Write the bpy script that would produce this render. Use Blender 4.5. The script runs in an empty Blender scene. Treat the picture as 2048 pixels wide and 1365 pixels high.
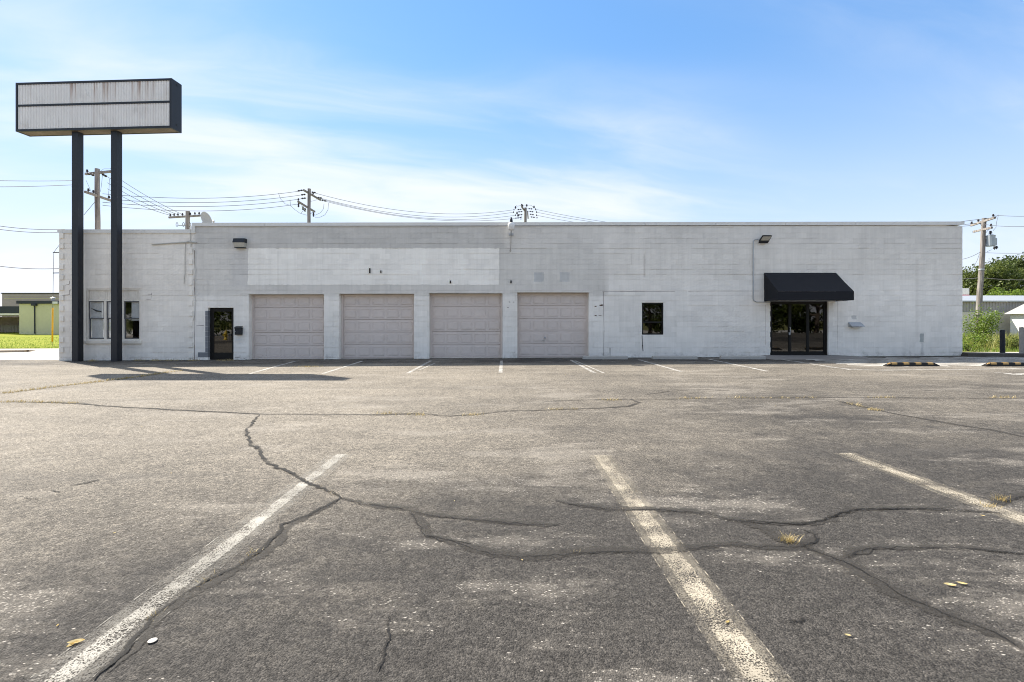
import bpy, math, random
from mathutils import Vector, noise as mnoise
random.seed(7)
R = math.radians
SC = bpy.context.scene
COL = SC.collection

# ------------------------------------------------------------------ camera, sky, sun, exposure
CAM_Z, F, VX, VY = 1.45, 967.0, 1005.0, 643.0        # eye height, focal length and vanishing point in photo pixels
cam_d = bpy.data.cameras.new('camera'); cam = bpy.data.objects.new('camera', cam_d); COL.objects.link(cam)
cam.location = (0, 0, CAM_Z); cam.rotation_euler = (R(90), 0, 0)
cam_d.sensor_width = 36.0; cam_d.lens = 36.0 * F / 2048.0
cam_d.shift_x = (1024 - VX) / 2048.0; cam_d.shift_y = -(682.5 - VY) / 2048.0
cam_d.clip_start = 0.05; cam_d.clip_end = 5000
SC.camera = cam

SUN_DIR = Vector((-0.80, 0.575, 1.0)).normalized()    # towards the sun: high, behind the building, to the left
sun_el = math.asin(SUN_DIR.z)
sun_rot = math.atan2(SUN_DIR.x, SUN_DIR.y)
world = bpy.data.worlds.new('World'); SC.world = world; world.use_nodes = True
wt = world.node_tree; wn = wt.nodes; wn.clear()
SKY_STRENGTH = 0.15
sun_d = bpy.data.lights.new('sun', 'SUN'); sun_d.energy = 4.4; sun_d.angle = R(0.53); sun_d.color = (1.0, 0.93, 0.82)
sun_o = bpy.data.objects.new('sun', sun_d); COL.objects.link(sun_o); sun_o.location = (-20, 30, 40)
sun_o.rotation_euler = SUN_DIR.to_track_quat('Z', 'Y').to_euler()
SC.view_settings.view_transform = 'Standard'; SC.view_settings.look = 'None'
SC.view_settings.gamma = 1.0; SC.view_settings.use_curve_mapping = False
SC.view_settings.exposure = 1.28
SC.render.engine = 'CYCLES'
SC.cycles.use_denoising = True
SC.cycles.denoising_prefilter = 'FAST'
SC.cycles.filter_width = 1.05
SC.cycles.max_bounces = 6
SC.cycles.transparent_max_bounces = 12


class NT:
    """small helper to write node trees"""
    def __init__(self, tree): self.t = tree
    def n(self, typ, **kw):
        nd = self.t.nodes.new(typ)
        ins = kw.pop('ins', {})
        for k, v in kw.items(): setattr(nd, k, v)
        for k, v in ins.items(): self.set(nd, k, v)
        return nd
    def set(self, nd, k, v):
        s = nd.inputs[k]
        if hasattr(v, 'is_output') or isinstance(v, bpy.types.NodeSocket): self.t.links.new(v, s)
        else: s.default_value = v
    def math(self, op, a, b=None, c=None, clamp=False):
        nd = self.n('ShaderNodeMath', operation=op, use_clamp=clamp)
        for i, v in enumerate((a, b, c)):
            if v is not None: self.set(nd, i, v)
        return nd.outputs[0]
    def noise(self, vec, scale, detail=4, rough=0.55, dist=0.0, out='Fac'):
        nd = self.n('ShaderNodeTexNoise', ins={'Scale': scale, 'Detail': detail, 'Roughness': rough, 'Distortion': dist})
        if vec is not None: self.t.links.new(vec, nd.inputs['Vector'])
        return nd.outputs[out]
    def mapr(self, v, a, b, c=0.0, d=1.0, smooth=True):
        nd = self.n('ShaderNodeMapRange', clamp=True)
        if smooth: nd.interpolation_type = 'SMOOTHSTEP'
        for i, x in enumerate((v, a, b, c, d)): self.set(nd, i, x)
        return nd.outputs[0]
    def mix(self, f, a, b, blend='MIX'):
        nd = self.n('ShaderNodeMix', data_type='RGBA', blend_type=blend)
        for k, v in ((0, f), (6, a), (7, b)):
            if isinstance(v, tuple) and len(v) == 3: v = (*v, 1)
            self.set(nd, k, v)
        return nd.outputs[2]
    def scalevec(self, vec, s):
        nd = self.n('ShaderNodeVectorMath', operation='MULTIPLY')
        self.t.links.new(vec, nd.inputs[0]); nd.inputs[1].default_value = s
        return nd.outputs[0]


# world: clear sky with thin high cirrus
W = NT(wt)
sky = W.n('ShaderNodeTexSky', sky_type='NISHITA', sun_disc=False, sun_elevation=sun_el, sun_rotation=sun_rot,
          altitude=200.0, air_density=1.0, dust_density=0.1, ozone_density=3.0)
tc = W.n('ShaderNodeTexCoord')
sep = W.n('ShaderNodeSeparateXYZ', ins={0: tc.outputs['Generated']})
zz = W.math('MAXIMUM', W.math('ADD', sep.outputs[2], 0.16), 0.05)
uv = W.n('ShaderNodeCombineXYZ', ins={0: W.math('DIVIDE', sep.outputs[0], zz), 1: W.math('DIVIDE', sep.outputs[1], zz), 2: 0.37})
CLOUD_OFF, CLOUD_ROT = (1.65, -0.42), -14.0
rot = W.n('ShaderNodeVectorRotate', rotation_type='Z_AXIS', ins={'Angle': R(CLOUD_ROT)})
off = W.n('ShaderNodeVectorMath', operation='ADD', ins={1: (*CLOUD_OFF, 0.0)}); wt.links.new(uv.outputs[0], off.inputs[0])
wt.links.new(off.outputs[0], rot.inputs['Vector'])
st = W.scalevec(rot.outputs[0], (0.55, 1.5, 1.0))
warp = W.n('ShaderNodeVectorMath', operation='MULTIPLY_ADD')
wt.links.new(W.noise(st, 0.8, 3, out='Color'), warp.inputs[0]); warp.inputs[1].default_value = (1.1, 1.1, 0); wt.links.new(st, warp.inputs[2])
c1 = W.noise(warp.outputs[0], 1.05, 9, 0.56)
c2 = W.noise(st, 0.42, 3, 0.5)
cf = W.math('MULTIPLY', W.mapr(c1, 0.37, 0.72), W.mapr(c2, 0.38, 0.58))
cf = W.math('MULTIPLY', cf, W.mapr(sep.outputs[2], -0.02, 0.12))
cf = W.math('MULTIPLY', cf, 0.85)
veil = W.mapr(sep.outputs[2], 0.0, 0.50, 0.58, 0.07)
hs = W.n('ShaderNodeHueSaturation', ins={'Saturation': 1.26}); wt.links.new(sky.outputs[0], hs.inputs['Color'])
sp3 = W.n('ShaderNodeSeparateColor', ins={0: hs.outputs[0]})       # haze keeps the bright side of the sky from running away
soft = [W.math('DIVIDE', W.math('MULTIPLY', sp3.outputs[i], 1.14), W.math('ADD', 1.0, W.math('DIVIDE', sp3.outputs[i], 5.5))) for i in range(3)]
skyc = W.n('ShaderNodeCombineColor', ins={0: soft[0], 1: soft[1], 2: soft[2]}).outputs[0]
skyc = W.mix(1.0, skyc, (0.94, 0.885, 1.02), 'MULTIPLY')
skyc = W.mix(veil, skyc, (2.42, 2.58, 2.85))
skyc = W.mix(cf, skyc, (2.85, 2.92, 3.0))
bg = W.n('ShaderNodeBackground', ins={'Color': skyc, 'Strength': SKY_STRENGTH})
wo = W.n('ShaderNodeOutputWorld'); wt.links.new(bg.outputs[0], wo.inputs[0])

# ------------------------------------------------------------------ measuring helpers (photo pixel -> place)
LOT_Z, LOT_SX = 0.025, 0.00554                         # the lot rises gently to the right
def lotz(x): return LOT_Z + LOT_SX * x
def P(x, y, Y): return Vector(((x - VX) / F * Y, Y, CAM_Z + (VY - y) / F * Y))
def G(x, y):
    dx, dz = (x - VX) / F, (VY - y) / F
    t = (CAM_Z - LOT_Z) / (LOT_SX * dx - dz)
    return Vector((t * dx, t, CAM_Z + t * dz))
WY = 18.6                                              # the front wall's plane
K = F / WY
def wx(x): return (x - VX) / K
def wz(y): return CAM_Z + (VY - y) / K
def atz(x, y, z):                                      # a point of known height seen at a pixel
    Y = (z - CAM_Z) * F / (VY - y); return Vector(((x - VX) / F * Y, Y, z))

# ------------------------------------------------------------------ mesh helpers
class MB:
    def __init__(self): self.v = []; self.f = []; self.uv = None
    def add(self, vs, fs):
        b = len(self.v); self.v += [Vector(p) for p in vs]; self.f += [tuple(i + b for i in f) for f in fs]; return self
    def box(self, x0, x1, y0, y1, z0, z1):
        return self.add([(x0,y0,z0),(x1,y0,z0),(x1,y1,z0),(x0,y1,z0),(x0,y0,z1),(x1,y0,z1),(x1,y1,z1),(x0,y1,z1)],
            [(0,3,2,1),(4,5,6,7),(0,1,5,4),(1,2,6,5),(2,3,7,6),(3,0,4,7)])
    def cbox(self, x0, x1, y0, y1, z0, z1, c, cx=None): # box with the front (-y) face chamfered
        cx = c if cx is None else cx
        return self.add([(x0+cx,y0,z0+c),(x1-cx,y0,z0+c),(x1-cx,y0,z1-c),(x0+cx,y0,z1-c),
                         (x0,y0+c,z0),(x1,y0+c,z0),(x1,y0+c,z1),(x0,y0+c,z1),
                         (x0,y1,z0),(x1,y1,z0),(x1,y1,z1),(x0,y1,z1)],
            [(0,1,2,3),(4,5,1,0),(5,6,2,1),(6,7,3,2),(7,4,0,3),(8,9,5,4),(9,10,6,5),(10,11,7,6),(11,8,4,7),(11,10,9,8)])
    def bevbox(self, x0, x1, y0, y1, z0, z1, c):       # all edges chamfered
        vs = []; X = (x0, x1); Yy = (y0, y1); Z = (z0, z1); idx = {}
        for i in (0,1):
            for j in (0,1):
                for k in (0,1):
                    sx, sy, sz = (c if i == 0 else -c), (c if j == 0 else -c), (c if k == 0 else -c)
                    idx[i,j,k] = len(vs)
                    vs += [(X[i], Yy[j]+sy, Z[k]+sz), (X[i]+sx, Yy[j], Z[k]+sz), (X[i]+sx, Yy[j]+sy, Z[k])]
        fs = []
        q = lambda a, l: [idx[t] + a for t in l]
        for i in (0,1):
            l = [(i,0,0),(i,1,0),(i,1,1),(i,0,1)]; fs.append(q(0, l))
            l = [(0,i,0),(1,i,0),(1,i,1),(0,i,1)]; fs.append(q(1, l))
            l = [(0,0,i),(1,0,i),(1,1,i),(0,1,i)]; fs.append(q(2, l))
        for j in (0,1):
            for k in (0,1):
                fs.append([idx[0,j,k]+1, idx[1,j,k]+1, idx[1,j,k]+2, idx[0,j,k]+2])
                fs.append([idx[j,0,k]+0, idx[j,1,k]+0, idx[j,1,k]+2, idx[j,0,k]+2])
                fs.append([idx[j,k,0]+0, idx[j,k,1]+0, idx[j,k,1]+1, idx[j,k,0]+1])
        for t in idx.values(): fs.append([t, t+1, t+2])
        return self.add(vs, [tuple(f) for f in fs])
    def tube(self, pts, r, n=8, cap=True):
        pts = [Vector(p) for p in pts]; rs = r if isinstance(r, (list, tuple)) else [r] * len(pts)
        vs = []; fs = []; up = None
        for i, p in enumerate(pts):
            d = (pts[min(i+1, len(pts)-1)] - pts[max(i-1, 0)]).normalized()
            if up is None: up = Vector((0,0,1)) if abs(d.z) < 0.9 else Vector((0,1,0))
            a = d.cross(up)
            if a.length < 1e-4: up = Vector((1,0,0)); a = d.cross(up)
            a.normalize(); b = a.cross(d).normalized(); up = b
            for k in range(n):
                t = 2 * math.pi * k / n
                vs.append(p + (a * math.cos(t) + b * math.sin(t)) * rs[i])
        for i in range(len(pts) - 1):
            for k in range(n):
                fs.append((i*n+k, i*n+(k+1) % n, (i+1)*n+(k+1) % n, (i+1)*n+k))
        if cap:
            fs.append(tuple(range(n-1, -1, -1))); fs.append(tuple((len(pts)-1)*n + k for k in range(n)))
        return self.add(vs, fs)
    def lathe(self, c, prof, n=16):                    # prof: (radius, z) about a vertical axis
        c = Vector(c); vs = []; fs = []
        for r, z in prof:
            for k in range(n):
                t = 2 * math.pi * k / n; vs.append(c + Vector((r*math.cos(t), r*math.sin(t), z)))
        for i in range(len(prof)-1):
            for k in range(n): fs.append((i*n+k, i*n+(k+1) % n, (i+1)*n+(k+1) % n, (i+1)*n+k))
        fs.append(tuple(range(n-1, -1, -1))); fs.append(tuple((len(prof)-1)*n + k for k in range(n)))
        return self.add(vs, fs)
    def bar(self, a, b, w, h):                         # square bar from a to b
        a, b = Vector(a), Vector(b); d = (b - a).normalized()
        s = d.cross(Vector((0,0,1)));  s = s.normalized() if s.length > 1e-4 else Vector((1,0,0))
        u = s.cross(d).normalized()
        vs = [p + s*i*w/2 + u*j*h/2 for p in (a, b) for i, j in ((-1,-1),(1,-1),(1,1),(-1,1))]
        return self.add(vs, [(0,1,2,3),(7,6,5,4),(0,4,5,1),(1,5,6,2),(2,6,7,3),(3,7,4,0)])
    def build(self, name, m, parent=None, smooth=False):
        off = BASE.get(parent.name, Vector()) if parent is not None else Vector()
        me = bpy.data.meshes.new(name)
        me.from_pydata([tuple(p - off) for p in self.v], [], self.f)
        if self.uv:
            lay = me.uv_layers.new(name='UVMap')
            for lp in me.loops: lay.data[lp.index].uv = self.uv[lp.vertex_index]
        me.materials.append(m)
        if smooth:
            for p in me.polygons: p.use_smooth = True
        me.update()
        o = bpy.data.objects.new(name, me); COL.objects.link(o)
        if parent is not None: o.parent = parent; BASE[o.name] = off
        return o
BASE = {}
def thing(name, label, cat, loc, group=None):
    o = bpy.data.objects.new(name, None); COL.objects.link(o); o.location = loc; o.empty_display_size = 0.3
    BASE[o.name] = Vector(loc); o['label'] = label; o['category'] = cat
    if group: o['group'] = group
    return o
def tag(o, label, cat, group=None):
    o['label'] = label; o['category'] = cat
    if group: o['group'] = group
    return o
def kind(o, k, label=None):
    o['kind'] = k
    if label: o['label'] = label
    return o
def pivot(o):                                          # put a single-mesh thing's origin at its base
    vs = o.data.vertices; n = len(vs)
    c = Vector((sum(v.co.x for v in vs)/n, sum(v.co.y for v in vs)/n, min(v.co.z for v in vs)))
    for v in vs: v.co -= c
    o.location = c; return o
def subtract(rects, hole):
    out = []
    for (a, b, c, d) in rects:
        x0, x1, z0, z1 = hole
        if x1 <= a or x0 >= b or z1 <= c or z0 >= d: out.append((a, b, c, d)); continue
        if c < z0: out.append((a, b, c, z0))
        if d > z1: out.append((a, b, z1, d))
        lo, hi = max(c, z0), min(d, z1)
        if a < x0: out.append((a, x0, lo, hi))
        if b > x1: out.append((x1, b, lo, hi))
    return out

# ------------------------------------------------------------------ materials
def mat(name):
    m = bpy.data.materials.new(name); m.use_nodes = True; m.node_tree.nodes.clear()
    t = NT(m.node_tree); out = t.n('ShaderNodeOutputMaterial')
    geo = t.n('ShaderNodeNewGeometry').outputs['Position']
    def fin(color, rough=0.8, bump=None, bs=0.2, bd=0.01, spec=0.3, metal=0.0):
        p = t.n('ShaderNodeBsdfPrincipled')
        if isinstance(color, tuple): color = (*color[:3], 1)
        t.set(p, 'Base Color', color); t.set(p, 'Roughness', rough); t.set(p, 'Specular IOR Level', spec); t.set(p, 'Metallic', metal)
        if bump is not None:
            b = t.n('ShaderNodeBump', ins={'Height': bump, 'Strength': bs, 'Distance': bd}); t.set(p, 'Normal', b.outputs[0])
        t.t.links.new(p.outputs[0], out.inputs[0]); return m
    return t, geo, fin
def plain(name, c, rough=0.6, var=0.18, scale=3.0, spec=0.3, metal=0.0, bscale=None, bs=0.15):
    t, g, fin = mat(name)
    n1 = t.noise(g, scale, 6, 0.62); n2 = t.noise(g, scale * 9, 3)
    f = t.math('ADD', t.math('MULTIPLY', t.math('SUBTRACT', n1, 0.5), var * 2.2), t.math('MULTIPLY', t.math('SUBTRACT', n2, 0.5), var))
    col = t.mix(1.0, (*c, 1), t.n('ShaderNodeCombineColor', ins={0: t.math('ADD', f, 1.0), 1: t.math('ADD', f, 1.0), 2: t.math('ADD', f, 1.0)}).outputs[0], 'MULTIPLY')
    return fin(col, rough, t.noise(g, bscale or scale * 14, 4), bs, 0.01, spec, metal)

def rectmask(t, sx, sz, x0, x1, z0, z1, soft=0.03):
    a = t.mapr(sx, x0 - soft, x0 + soft); b = t.mapr(sx, x1 - soft, x1 + soft, 1.0, 0.0)
    c = t.mapr(sz, z0 - soft, z0 + soft); d = t.mapr(sz, z1 - soft, z1 + soft, 1.0, 0.0)
    return t.math('MULTIPLY', t.math('MULTIPLY', a, b), t.math('MULTIPLY', c, d))

ZB_ = -0.16
def wall_paint():
    t, g, fin = mat('painted_block')
    s = t.n('ShaderNodeSeparateXYZ', ins={0: g})
    jx = t.math('MULTIPLY', t.math('SUBTRACT', t.noise(g, 6.0, 4), 0.5), 0.10)
    jz = t.math('MULTIPLY', t.math('SUBTRACT', t.noise(t.scalevec(g, (1.0, 1.0, 1.7)), 5.0, 4), 0.5), 0.10)
    X = t.math('ADD', s.outputs[0], jx); Z = t.math('ADD', s.outputs[2], jz)
    col = (0.895, 0.85, 0.775, 1)  # lighter base colour makes up for the shade low on the wall
    def rm(px0, px1, py0, py1, soft=0.012):
        return rectmask(t, X, Z, wx(px0), wx(px1), wz(py1), wz(py0), soft)
    col = t.mix(rm(0, 388, 300, 900, 0.05), col, (0.885, 0.83, 0.745))                # older, creamier coat on the low annex
    col = t.mix(t.math('MULTIPLY', rm(388, 1215, 440, 592, 0.10), 0.85), col, (0.70, 0.665, 0.605))
    col = t.mix(t.math('MULTIPLY', rm(1210, 1935, 440, 560, 0.45), 0.75), col, (0.79, 0.745, 0.67))
    col = t.mix(t.math('MULTIPLY', rm(390, 1010, 440, 497, 0.06), 0.8), col, (0.59, 0.565, 0.52))
    col = t.mix(t.math('MULTIPLY', rm(1010, 1930, 440, 500, 0.35), 0.45), col, (0.70, 0.665, 0.61))
    col = t.mix(t.math('MULTIPLY', rm(462, 500, 490, 575, 0.08), 0.45), col, (0.66, 0.635, 0.60))
    col = t.mix(t.math('MULTIPLY', rm(1000, 1200, 497, 570, 0.15), 0.35), col, (0.72, 0.69, 0.63))
    col = t.mix(rm(496, 998, 497, 570, 0.008), col, (0.97, 0.925, 0.84))            # where a long sign board was painted out
    col = t.mix(t.math('MULTIPLY', rm(1068, 1088, 545, 564), 0.55), col, (0.44, 0.46, 0.47))
    col = t.mix(t.math('MULTIPLY', rm(1119, 1139, 545, 564), 0.45), col, (0.46, 0.48, 0.49))
    col = t.mix(t.math('MULTIPLY', rm(1380, 1540, 583, 720, 0.02), 0.35), col, (0.88, 0.825, 0.75))
    col = t.mix(t.math('MULTIPLY', rm(1840, 1848, 668, 684), 0.8), col, (0.36, 0.38, 0.36))
    col = t.mix(t.math('MULTIPLY', rm(1842, 1847, 684, 712, 0.04), 0.4), col, (0.42, 0.42, 0.40))
    col = t.mix(t.math('MULTIPLY', rm(1703, 1713, 632, 639), 0.6), col, (0.42, 0.43, 0.42))
    # grime, roller marks, runs
    big = t.noise(g, 0.55, 5, 0.6)
    run = t.noise(t.scalevec(g, (9.0, 1.0, 0.55)), 1.0, 5, 0.6)
    fine = t.noise(t.scalevec(g, (3.0, 1.0, 14.0)), 1.0, 4, 0.6)
    f = t.math('ADD', t.math('MULTIPLY', t.math('SUBTRACT', big, 0.5), 0.34), t.math('MULTIPLY', t.math('SUBTRACT', run, 0.5), 0.26))
    f = t.math('ADD', f, t.math('MULTIPLY', t.math('SUBTRACT', fine, 0.5), 0.09))
    # each block took the paint a little differently
    row = t.math('FLOOR', t.math('DIVIDE', t.math('SUBTRACT', s.outputs[2], ZB_), 0.2))
    x0_ = t.math('ADD', t.math('MULTIPLY', t.math('GREATER_THAN', s.outputs[0], wx(386)), wx(386) - wx(118)), wx(118))
    colm = t.math('FLOOR', t.math('DIVIDE', t.math('ADD', t.math('SUBTRACT', s.outputs[0], x0_), t.math('MULTIPLY', t.math('FLOORED_MODULO', row, 2.0), 0.2)), 0.4))
    wnz = t.n('ShaderNodeTexWhiteNoise', noise_dimensions='2D'); cid = t.n('ShaderNodeCombineXYZ', ins={0: colm, 1: row}); t.t.links.new(cid.outputs[0], wnz.inputs['Vector'])
    f = t.math('ADD', f, t.math('MULTIPLY', t.math('SUBTRACT', wnz.outputs['Value'], 0.5), 0.085))
    f = t.math('ADD', f, 1.0)
    col = t.mix(1.0, col, t.n('ShaderNodeCombineColor', ins={0: f, 1: f, 2: f}).outputs[0], 'MULTIPLY')
    # brown runs under old fixings
    for (px_, py0, py1, w, k) in ((1289, 505, 560, 0.06, 0.55), (1263, 505, 535, 0.03, 0.35), (556, 500, 600, 0.05, 0.22), (1834, 515, 690, 0.10, 0.22),
                                   (1432, 500, 560, 0.07, 0.15), (1800, 590, 640, 0.04, 0.15), (479, 676, 690, 0.22, 0.4), (1709, 657, 672, 0.2, 0.25), (1534, 500, 600, 0.12, 0.16), (400, 645, 652, 0.15, 0.4)):
        m_ = rectmask(t, s.outputs[0], s.outputs[2], wx(px_) - w*0.3, wx(px_) + w*0.3, wz(py1) + 0.1, wz(py0) - 0.05, max(w, 0.02))
        col = t.mix(t.math('MULTIPLY', m_, t.math('MULTIPLY', run, k * 1.8)), col, (0.20, 0.155, 0.11))
    # dirt splash along the foot of the wall
    sp = t.math('MULTIPLY', t.mapr(t.math('SUBTRACT', s.outputs[2], t.math('MULTIPLY', s.outputs[0], LOT_SX)), 0.02, 0.42, 1.0, 0.0), t.mapr(t.noise(g, 3.5, 6, 0.7), 0.45, 0.75))
    col = t.mix(t.math('MULTIPLY', sp, 0.6), col, (0.26, 0.24, 0.21))
    # flaked specks
    fl = t.mapr(t.noise(g, 9.0, 6, 0.75), 0.735, 0.76)
    col = t.mix(t.math('MULTIPLY', fl, 0.45), col, (0.33, 0.32, 0.31))
    bm = t.math('ADD', t.noise(g, 70, 4), t.math('MULTIPLY', t.noise(g, 9, 3), 1.2))
    return fin(col, 0.75, bm, 0.28, 0.012, 0.25)

def asphalt_nodes(t, g):
    s = t.n('ShaderNodeSeparateXYZ', ins={0: g})
    x, y = s.outputs[0], s.outputs[1]
    # how much of the black seal coat is left: most on the right and along the near row of bays
    right = t.math('MULTIPLY', t.mapr(x, -4.0, 5.0, 0.0, 0.62), t.mapr(y, 7.0, 13.0, 1.0, 0.45)); near = t.math('MULTIPLY', t.mapr(y, 2.0, 6.2, 0.72, 0.0), t.mapr(y, -1.5, 1.0))  # unseen lot behind the camera kept pale to bounce light onto the wall
    wall = t.mapr(y, 15.6, 17.2, 0.0, 0.55)  # asphalt also darkens towards the building
    nb = t.math('MULTIPLY', t.math('SUBTRACT', t.noise(t.scalevec(g, (0.7, 1.0, 1.0)), 0.45, 6, 0.65), 0.5), 1.3)
    nm = t.math('MULTIPLY', t.math('SUBTRACT', t.noise(g, 3.2, 6, 0.7), 0.5), 0.75)
    seal = t.math('ADD', t.math('ADD', right, near), t.math('ADD', t.math('ADD', nb, nm), wall))
    seal = t.mapr(seal, -0.15, 0.85, 0.0, 1.0, False)
    col = t.mix(seal, (0.252, 0.222, 0.183), (0.050, 0.0455, 0.041))
    # stones
    vo = t.n('ShaderNodeTexVoronoi', ins={'Scale': 135.0, 'Randomness': 1.0}); t.t.links.new(g, vo.inputs['Vector'])
    vs_ = t.n('ShaderNodeSeparateColor', ins={0: vo.outputs['Color']})
    st_ = t.mapr(vs_.outputs[0], 0.0, 1.0, 0.42, 1.62, False)
    col = t.mix(1.0, col, t.n('ShaderNodeCombineColor', ins={0: st_, 1: st_, 2: t.math('MULTIPLY', st_, 0.98)}).outputs[0], 'MULTIPLY')
    vb = t.n('ShaderNodeTexVoronoi', ins={'Scale': 34.0, 'Randomness': 1.0}); t.t.links.new(g, vb.inputs['Vector']); vbs = t.n('ShaderNodeSeparateColor', ins={0: vb.outputs['Color']})
    gr_ = t.math('MULTIPLY', t.mapr(vbs.outputs[0], 0.0, 1.0, 0.72, 1.28, False), t.mapr(t.noise(g, 55, 3, 0.7), 0.3, 0.7, 0.72, 1.28, False))
    col = t.mix(1.0, col, t.n('ShaderNodeCombineColor', ins={0: gr_, 1: gr_, 2: gr_}).outputs[0], 'MULTIPLY')
    gap = t.mapr(vo.outputs['Distance'], 0.45, 0.85)
    col = t.mix(t.math('MULTIPLY', gap, 0.55), col, (0.035, 0.033, 0.032))
    # bared pale stones, in drifts
    drift = t.mapr(t.math('ADD', t.noise(t.scalevec(g, (0.55, 1.5, 1.0)), 1.0, 7, 0.74), t.math('MULTIPLY', t.math('SUBTRACT', t.noise(g, 0.3, 2), 0.5), 0.30)), 0.50, 0.66)
    vo2 = t.n('ShaderNodeTexVoronoi', ins={'Scale': 80.0, 'Randomness': 1.0}); t.t.links.new(t.scalevec(g, (0.7, 1.25, 1.0)), vo2.inputs['Vector'])
    v2 = t.n('ShaderNodeSeparateColor', ins={0: vo2.outputs['Color']})
    th_ = t.math('SUBTRACT', 0.992, t.math('MULTIPLY', drift, 0.72))
    pale = t.math('MULTIPLY', t.mapr(v2.outputs[1], th_, t.math('ADD', th_, 0.02)), t.mapr(vo2.outputs['Distance'], t.math('ADD', 0.30, t.math('MULTIPLY', v2.outputs[2], 0.35)), 0.2))
    tint = t.mix(v2.outputs[0], (0.22, 0.20, 0.17), (0.52, 0.48, 0.42))
    col = t.mix(t.math('MULTIPLY', pale, 0.85), col, tint)
    col = t.mix(t.math('MULTIPLY', drift, 0.30), col, (0.30, 0.27, 0.23))
    # pale dusty scuffs and a few dark oil drips
    dust = t.mapr(t.noise(t.scalevec(g, (0.35, 1.3, 1.0)), 0.9, 7, 0.7), 0.60, 0.80)
    col = t.mix(t.math('MULTIPLY', dust, 0.45), col, (0.36, 0.32, 0.27))
    tyre = t.mapr(t.noise(t.scalevec(g, (0.10, 1.5, 1.0)), 1.0, 5, 0.6), 0.56, 0.70)
    col = t.mix(t.math('MULTIPLY', tyre, 0.30), col, (0.085, 0.078, 0.07))
    oil = t.mapr(t.noise(g, 0.8, 5, 0.6), 0.70, 0.80)
    col = t.mix(t.math('MULTIPLY', oil, 0.5), col, (0.05, 0.047, 0.045))
    bump = t.math('ADD', t.math('MULTIPLY', vo.outputs['Distance'], -0.9), t.math('MULTIPLY', t.noise(g, 40, 4, 0.7), 1.6))
    return col, bump, s
def asphalt():
    t, g, fin = mat('asphalt'); c, b, s = asphalt_nodes(t, g)
    return fin(c, 0.88, b, 0.55, 0.010, 0.25)
def overlay(t, col, alpha, rough, bump, bs, m):
    p = t.n('ShaderNodeBsdfPrincipled'); t.set(p, 'Base Color', col); t.set(p, 'Roughness', rough); t.set(p, 'Specular IOR Level', 0.25); t.set(p, 'Alpha', alpha)
    b = t.n('ShaderNodeBump', ins={'Height': bump, 'Strength': bs, 'Distance': 0.008}); t.set(p, 'Normal', b.outputs[0])
    out = [n for n in t.t.nodes if n.type == 'OUTPUT_MATERIAL'][0]; t.t.links.new(p.outputs[0], out.inputs[0]); return bpy.data.materials[m]
def seal_mat(name, c, k, grain=22, lo=0.24, hi=0.50, jag=0.5):
    t, g, fin = mat(name)
    uvn = t.n('ShaderNodeUVMap'); us = t.n('ShaderNodeSeparateXYZ', ins={0: uvn.outputs[0]})
    e = t.math('ABSOLUTE', t.math('SUBTRACT', us.outputs[0], 0.5))
    e = t.math('ADD', e, t.math('MULTIPLY', t.math('SUBTRACT', t.noise(g, grain, 5, 0.7), 0.5), jag))
    f = t.math('MULTIPLY', t.mapr(e, lo, hi, 1.0, 0.0), k)
    f = t.math('MULTIPLY', f, t.mapr(us.outputs[0], 0.0, 0.06)); f = t.math('MULTIPLY', f, t.mapr(us.outputs[0], 0.94, 1.0, 1.0, 0.0))
    f = t.math('MULTIPLY', f, t.mapr(t.noise(g, 4, 5, 0.65), 0.30, 0.58, 0.35, 1.0))
    tone = t.mix(t.mapr(t.noise(g, 90, 4, 0.7), 0.35, 0.7), tuple(q * 0.7 for q in c), tuple(q * 1.5 for q in c))
    return overlay(t, tone, f, 0.8, t.noise(g, 60, 4, 0.7), 0.35, name)
def stripe_mat(name, core, edge_lines, wear, edge_w=0.27):
    t, g, fin = mat(name)
    uvn = t.n('ShaderNodeUVMap'); us = t.n('ShaderNodeSeparateXYZ', ins={0: uvn.outputs[0]})
    e = t.math('ABSOLUTE', t.math('SUBTRACT', us.outputs[0], 0.5))
    e2 = t.math('ADD', e, t.math('MULTIPLY', t.math('SUBTRACT', t.noise(g, 26, 5, 0.75), 0.5), 0.20))
    n = t.math('ADD', t.math('MULTIPLY', t.noise(g, 120, 4, 0.75), 0.72), t.math('MULTIPLY', t.noise(g, 5, 5, 0.65), 0.28))
    keep = t.mapr(n, wear - 0.03, wear + 0.025)
    f = t.math('MULTIPLY', t.mapr(e2, edge_w - 0.03, edge_w + 0.04, 1.0, 0.0), keep)
    tone = t.mix(t.mapr(t.noise(g, 3.0, 5, 0.6), 0.35, 0.65), tuple(q * 0.72 for q in core), tuple(min(0.85, q * 1.25) for q in core))
    tone = t.mix(t.mapr(t.noise(g, 120, 3, 0.7), 0.3, 0.7, 0.0, 0.35), tone, (0.14, 0.125, 0.11))
    al = t.math('MULTIPLY', f, 0.93)
    if edge_lines:
        el = t.math('MULTIPLY', t.mapr(t.math('ABSOLUTE', t.math('SUBTRACT', e, 0.44)), 0.006, 0.018, 1.0, 0.0), t.mapr(t.noise(g, 14, 5, 0.75), 0.45, 0.62))
        ghost = t.math('MULTIPLY', t.mapr(e, 0.36, 0.46, 0.38, 0.0), t.mapr(n, 0.44, 0.56))
        al = t.math('MAXIMUM', al, t.math('MAXIMUM', t.math('MULTIPLY', el, 0.7), ghost))
    return overlay(t, tone, al, 0.8, t.noise(g, 70, 4, 0.7), 0.4, name)
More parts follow.
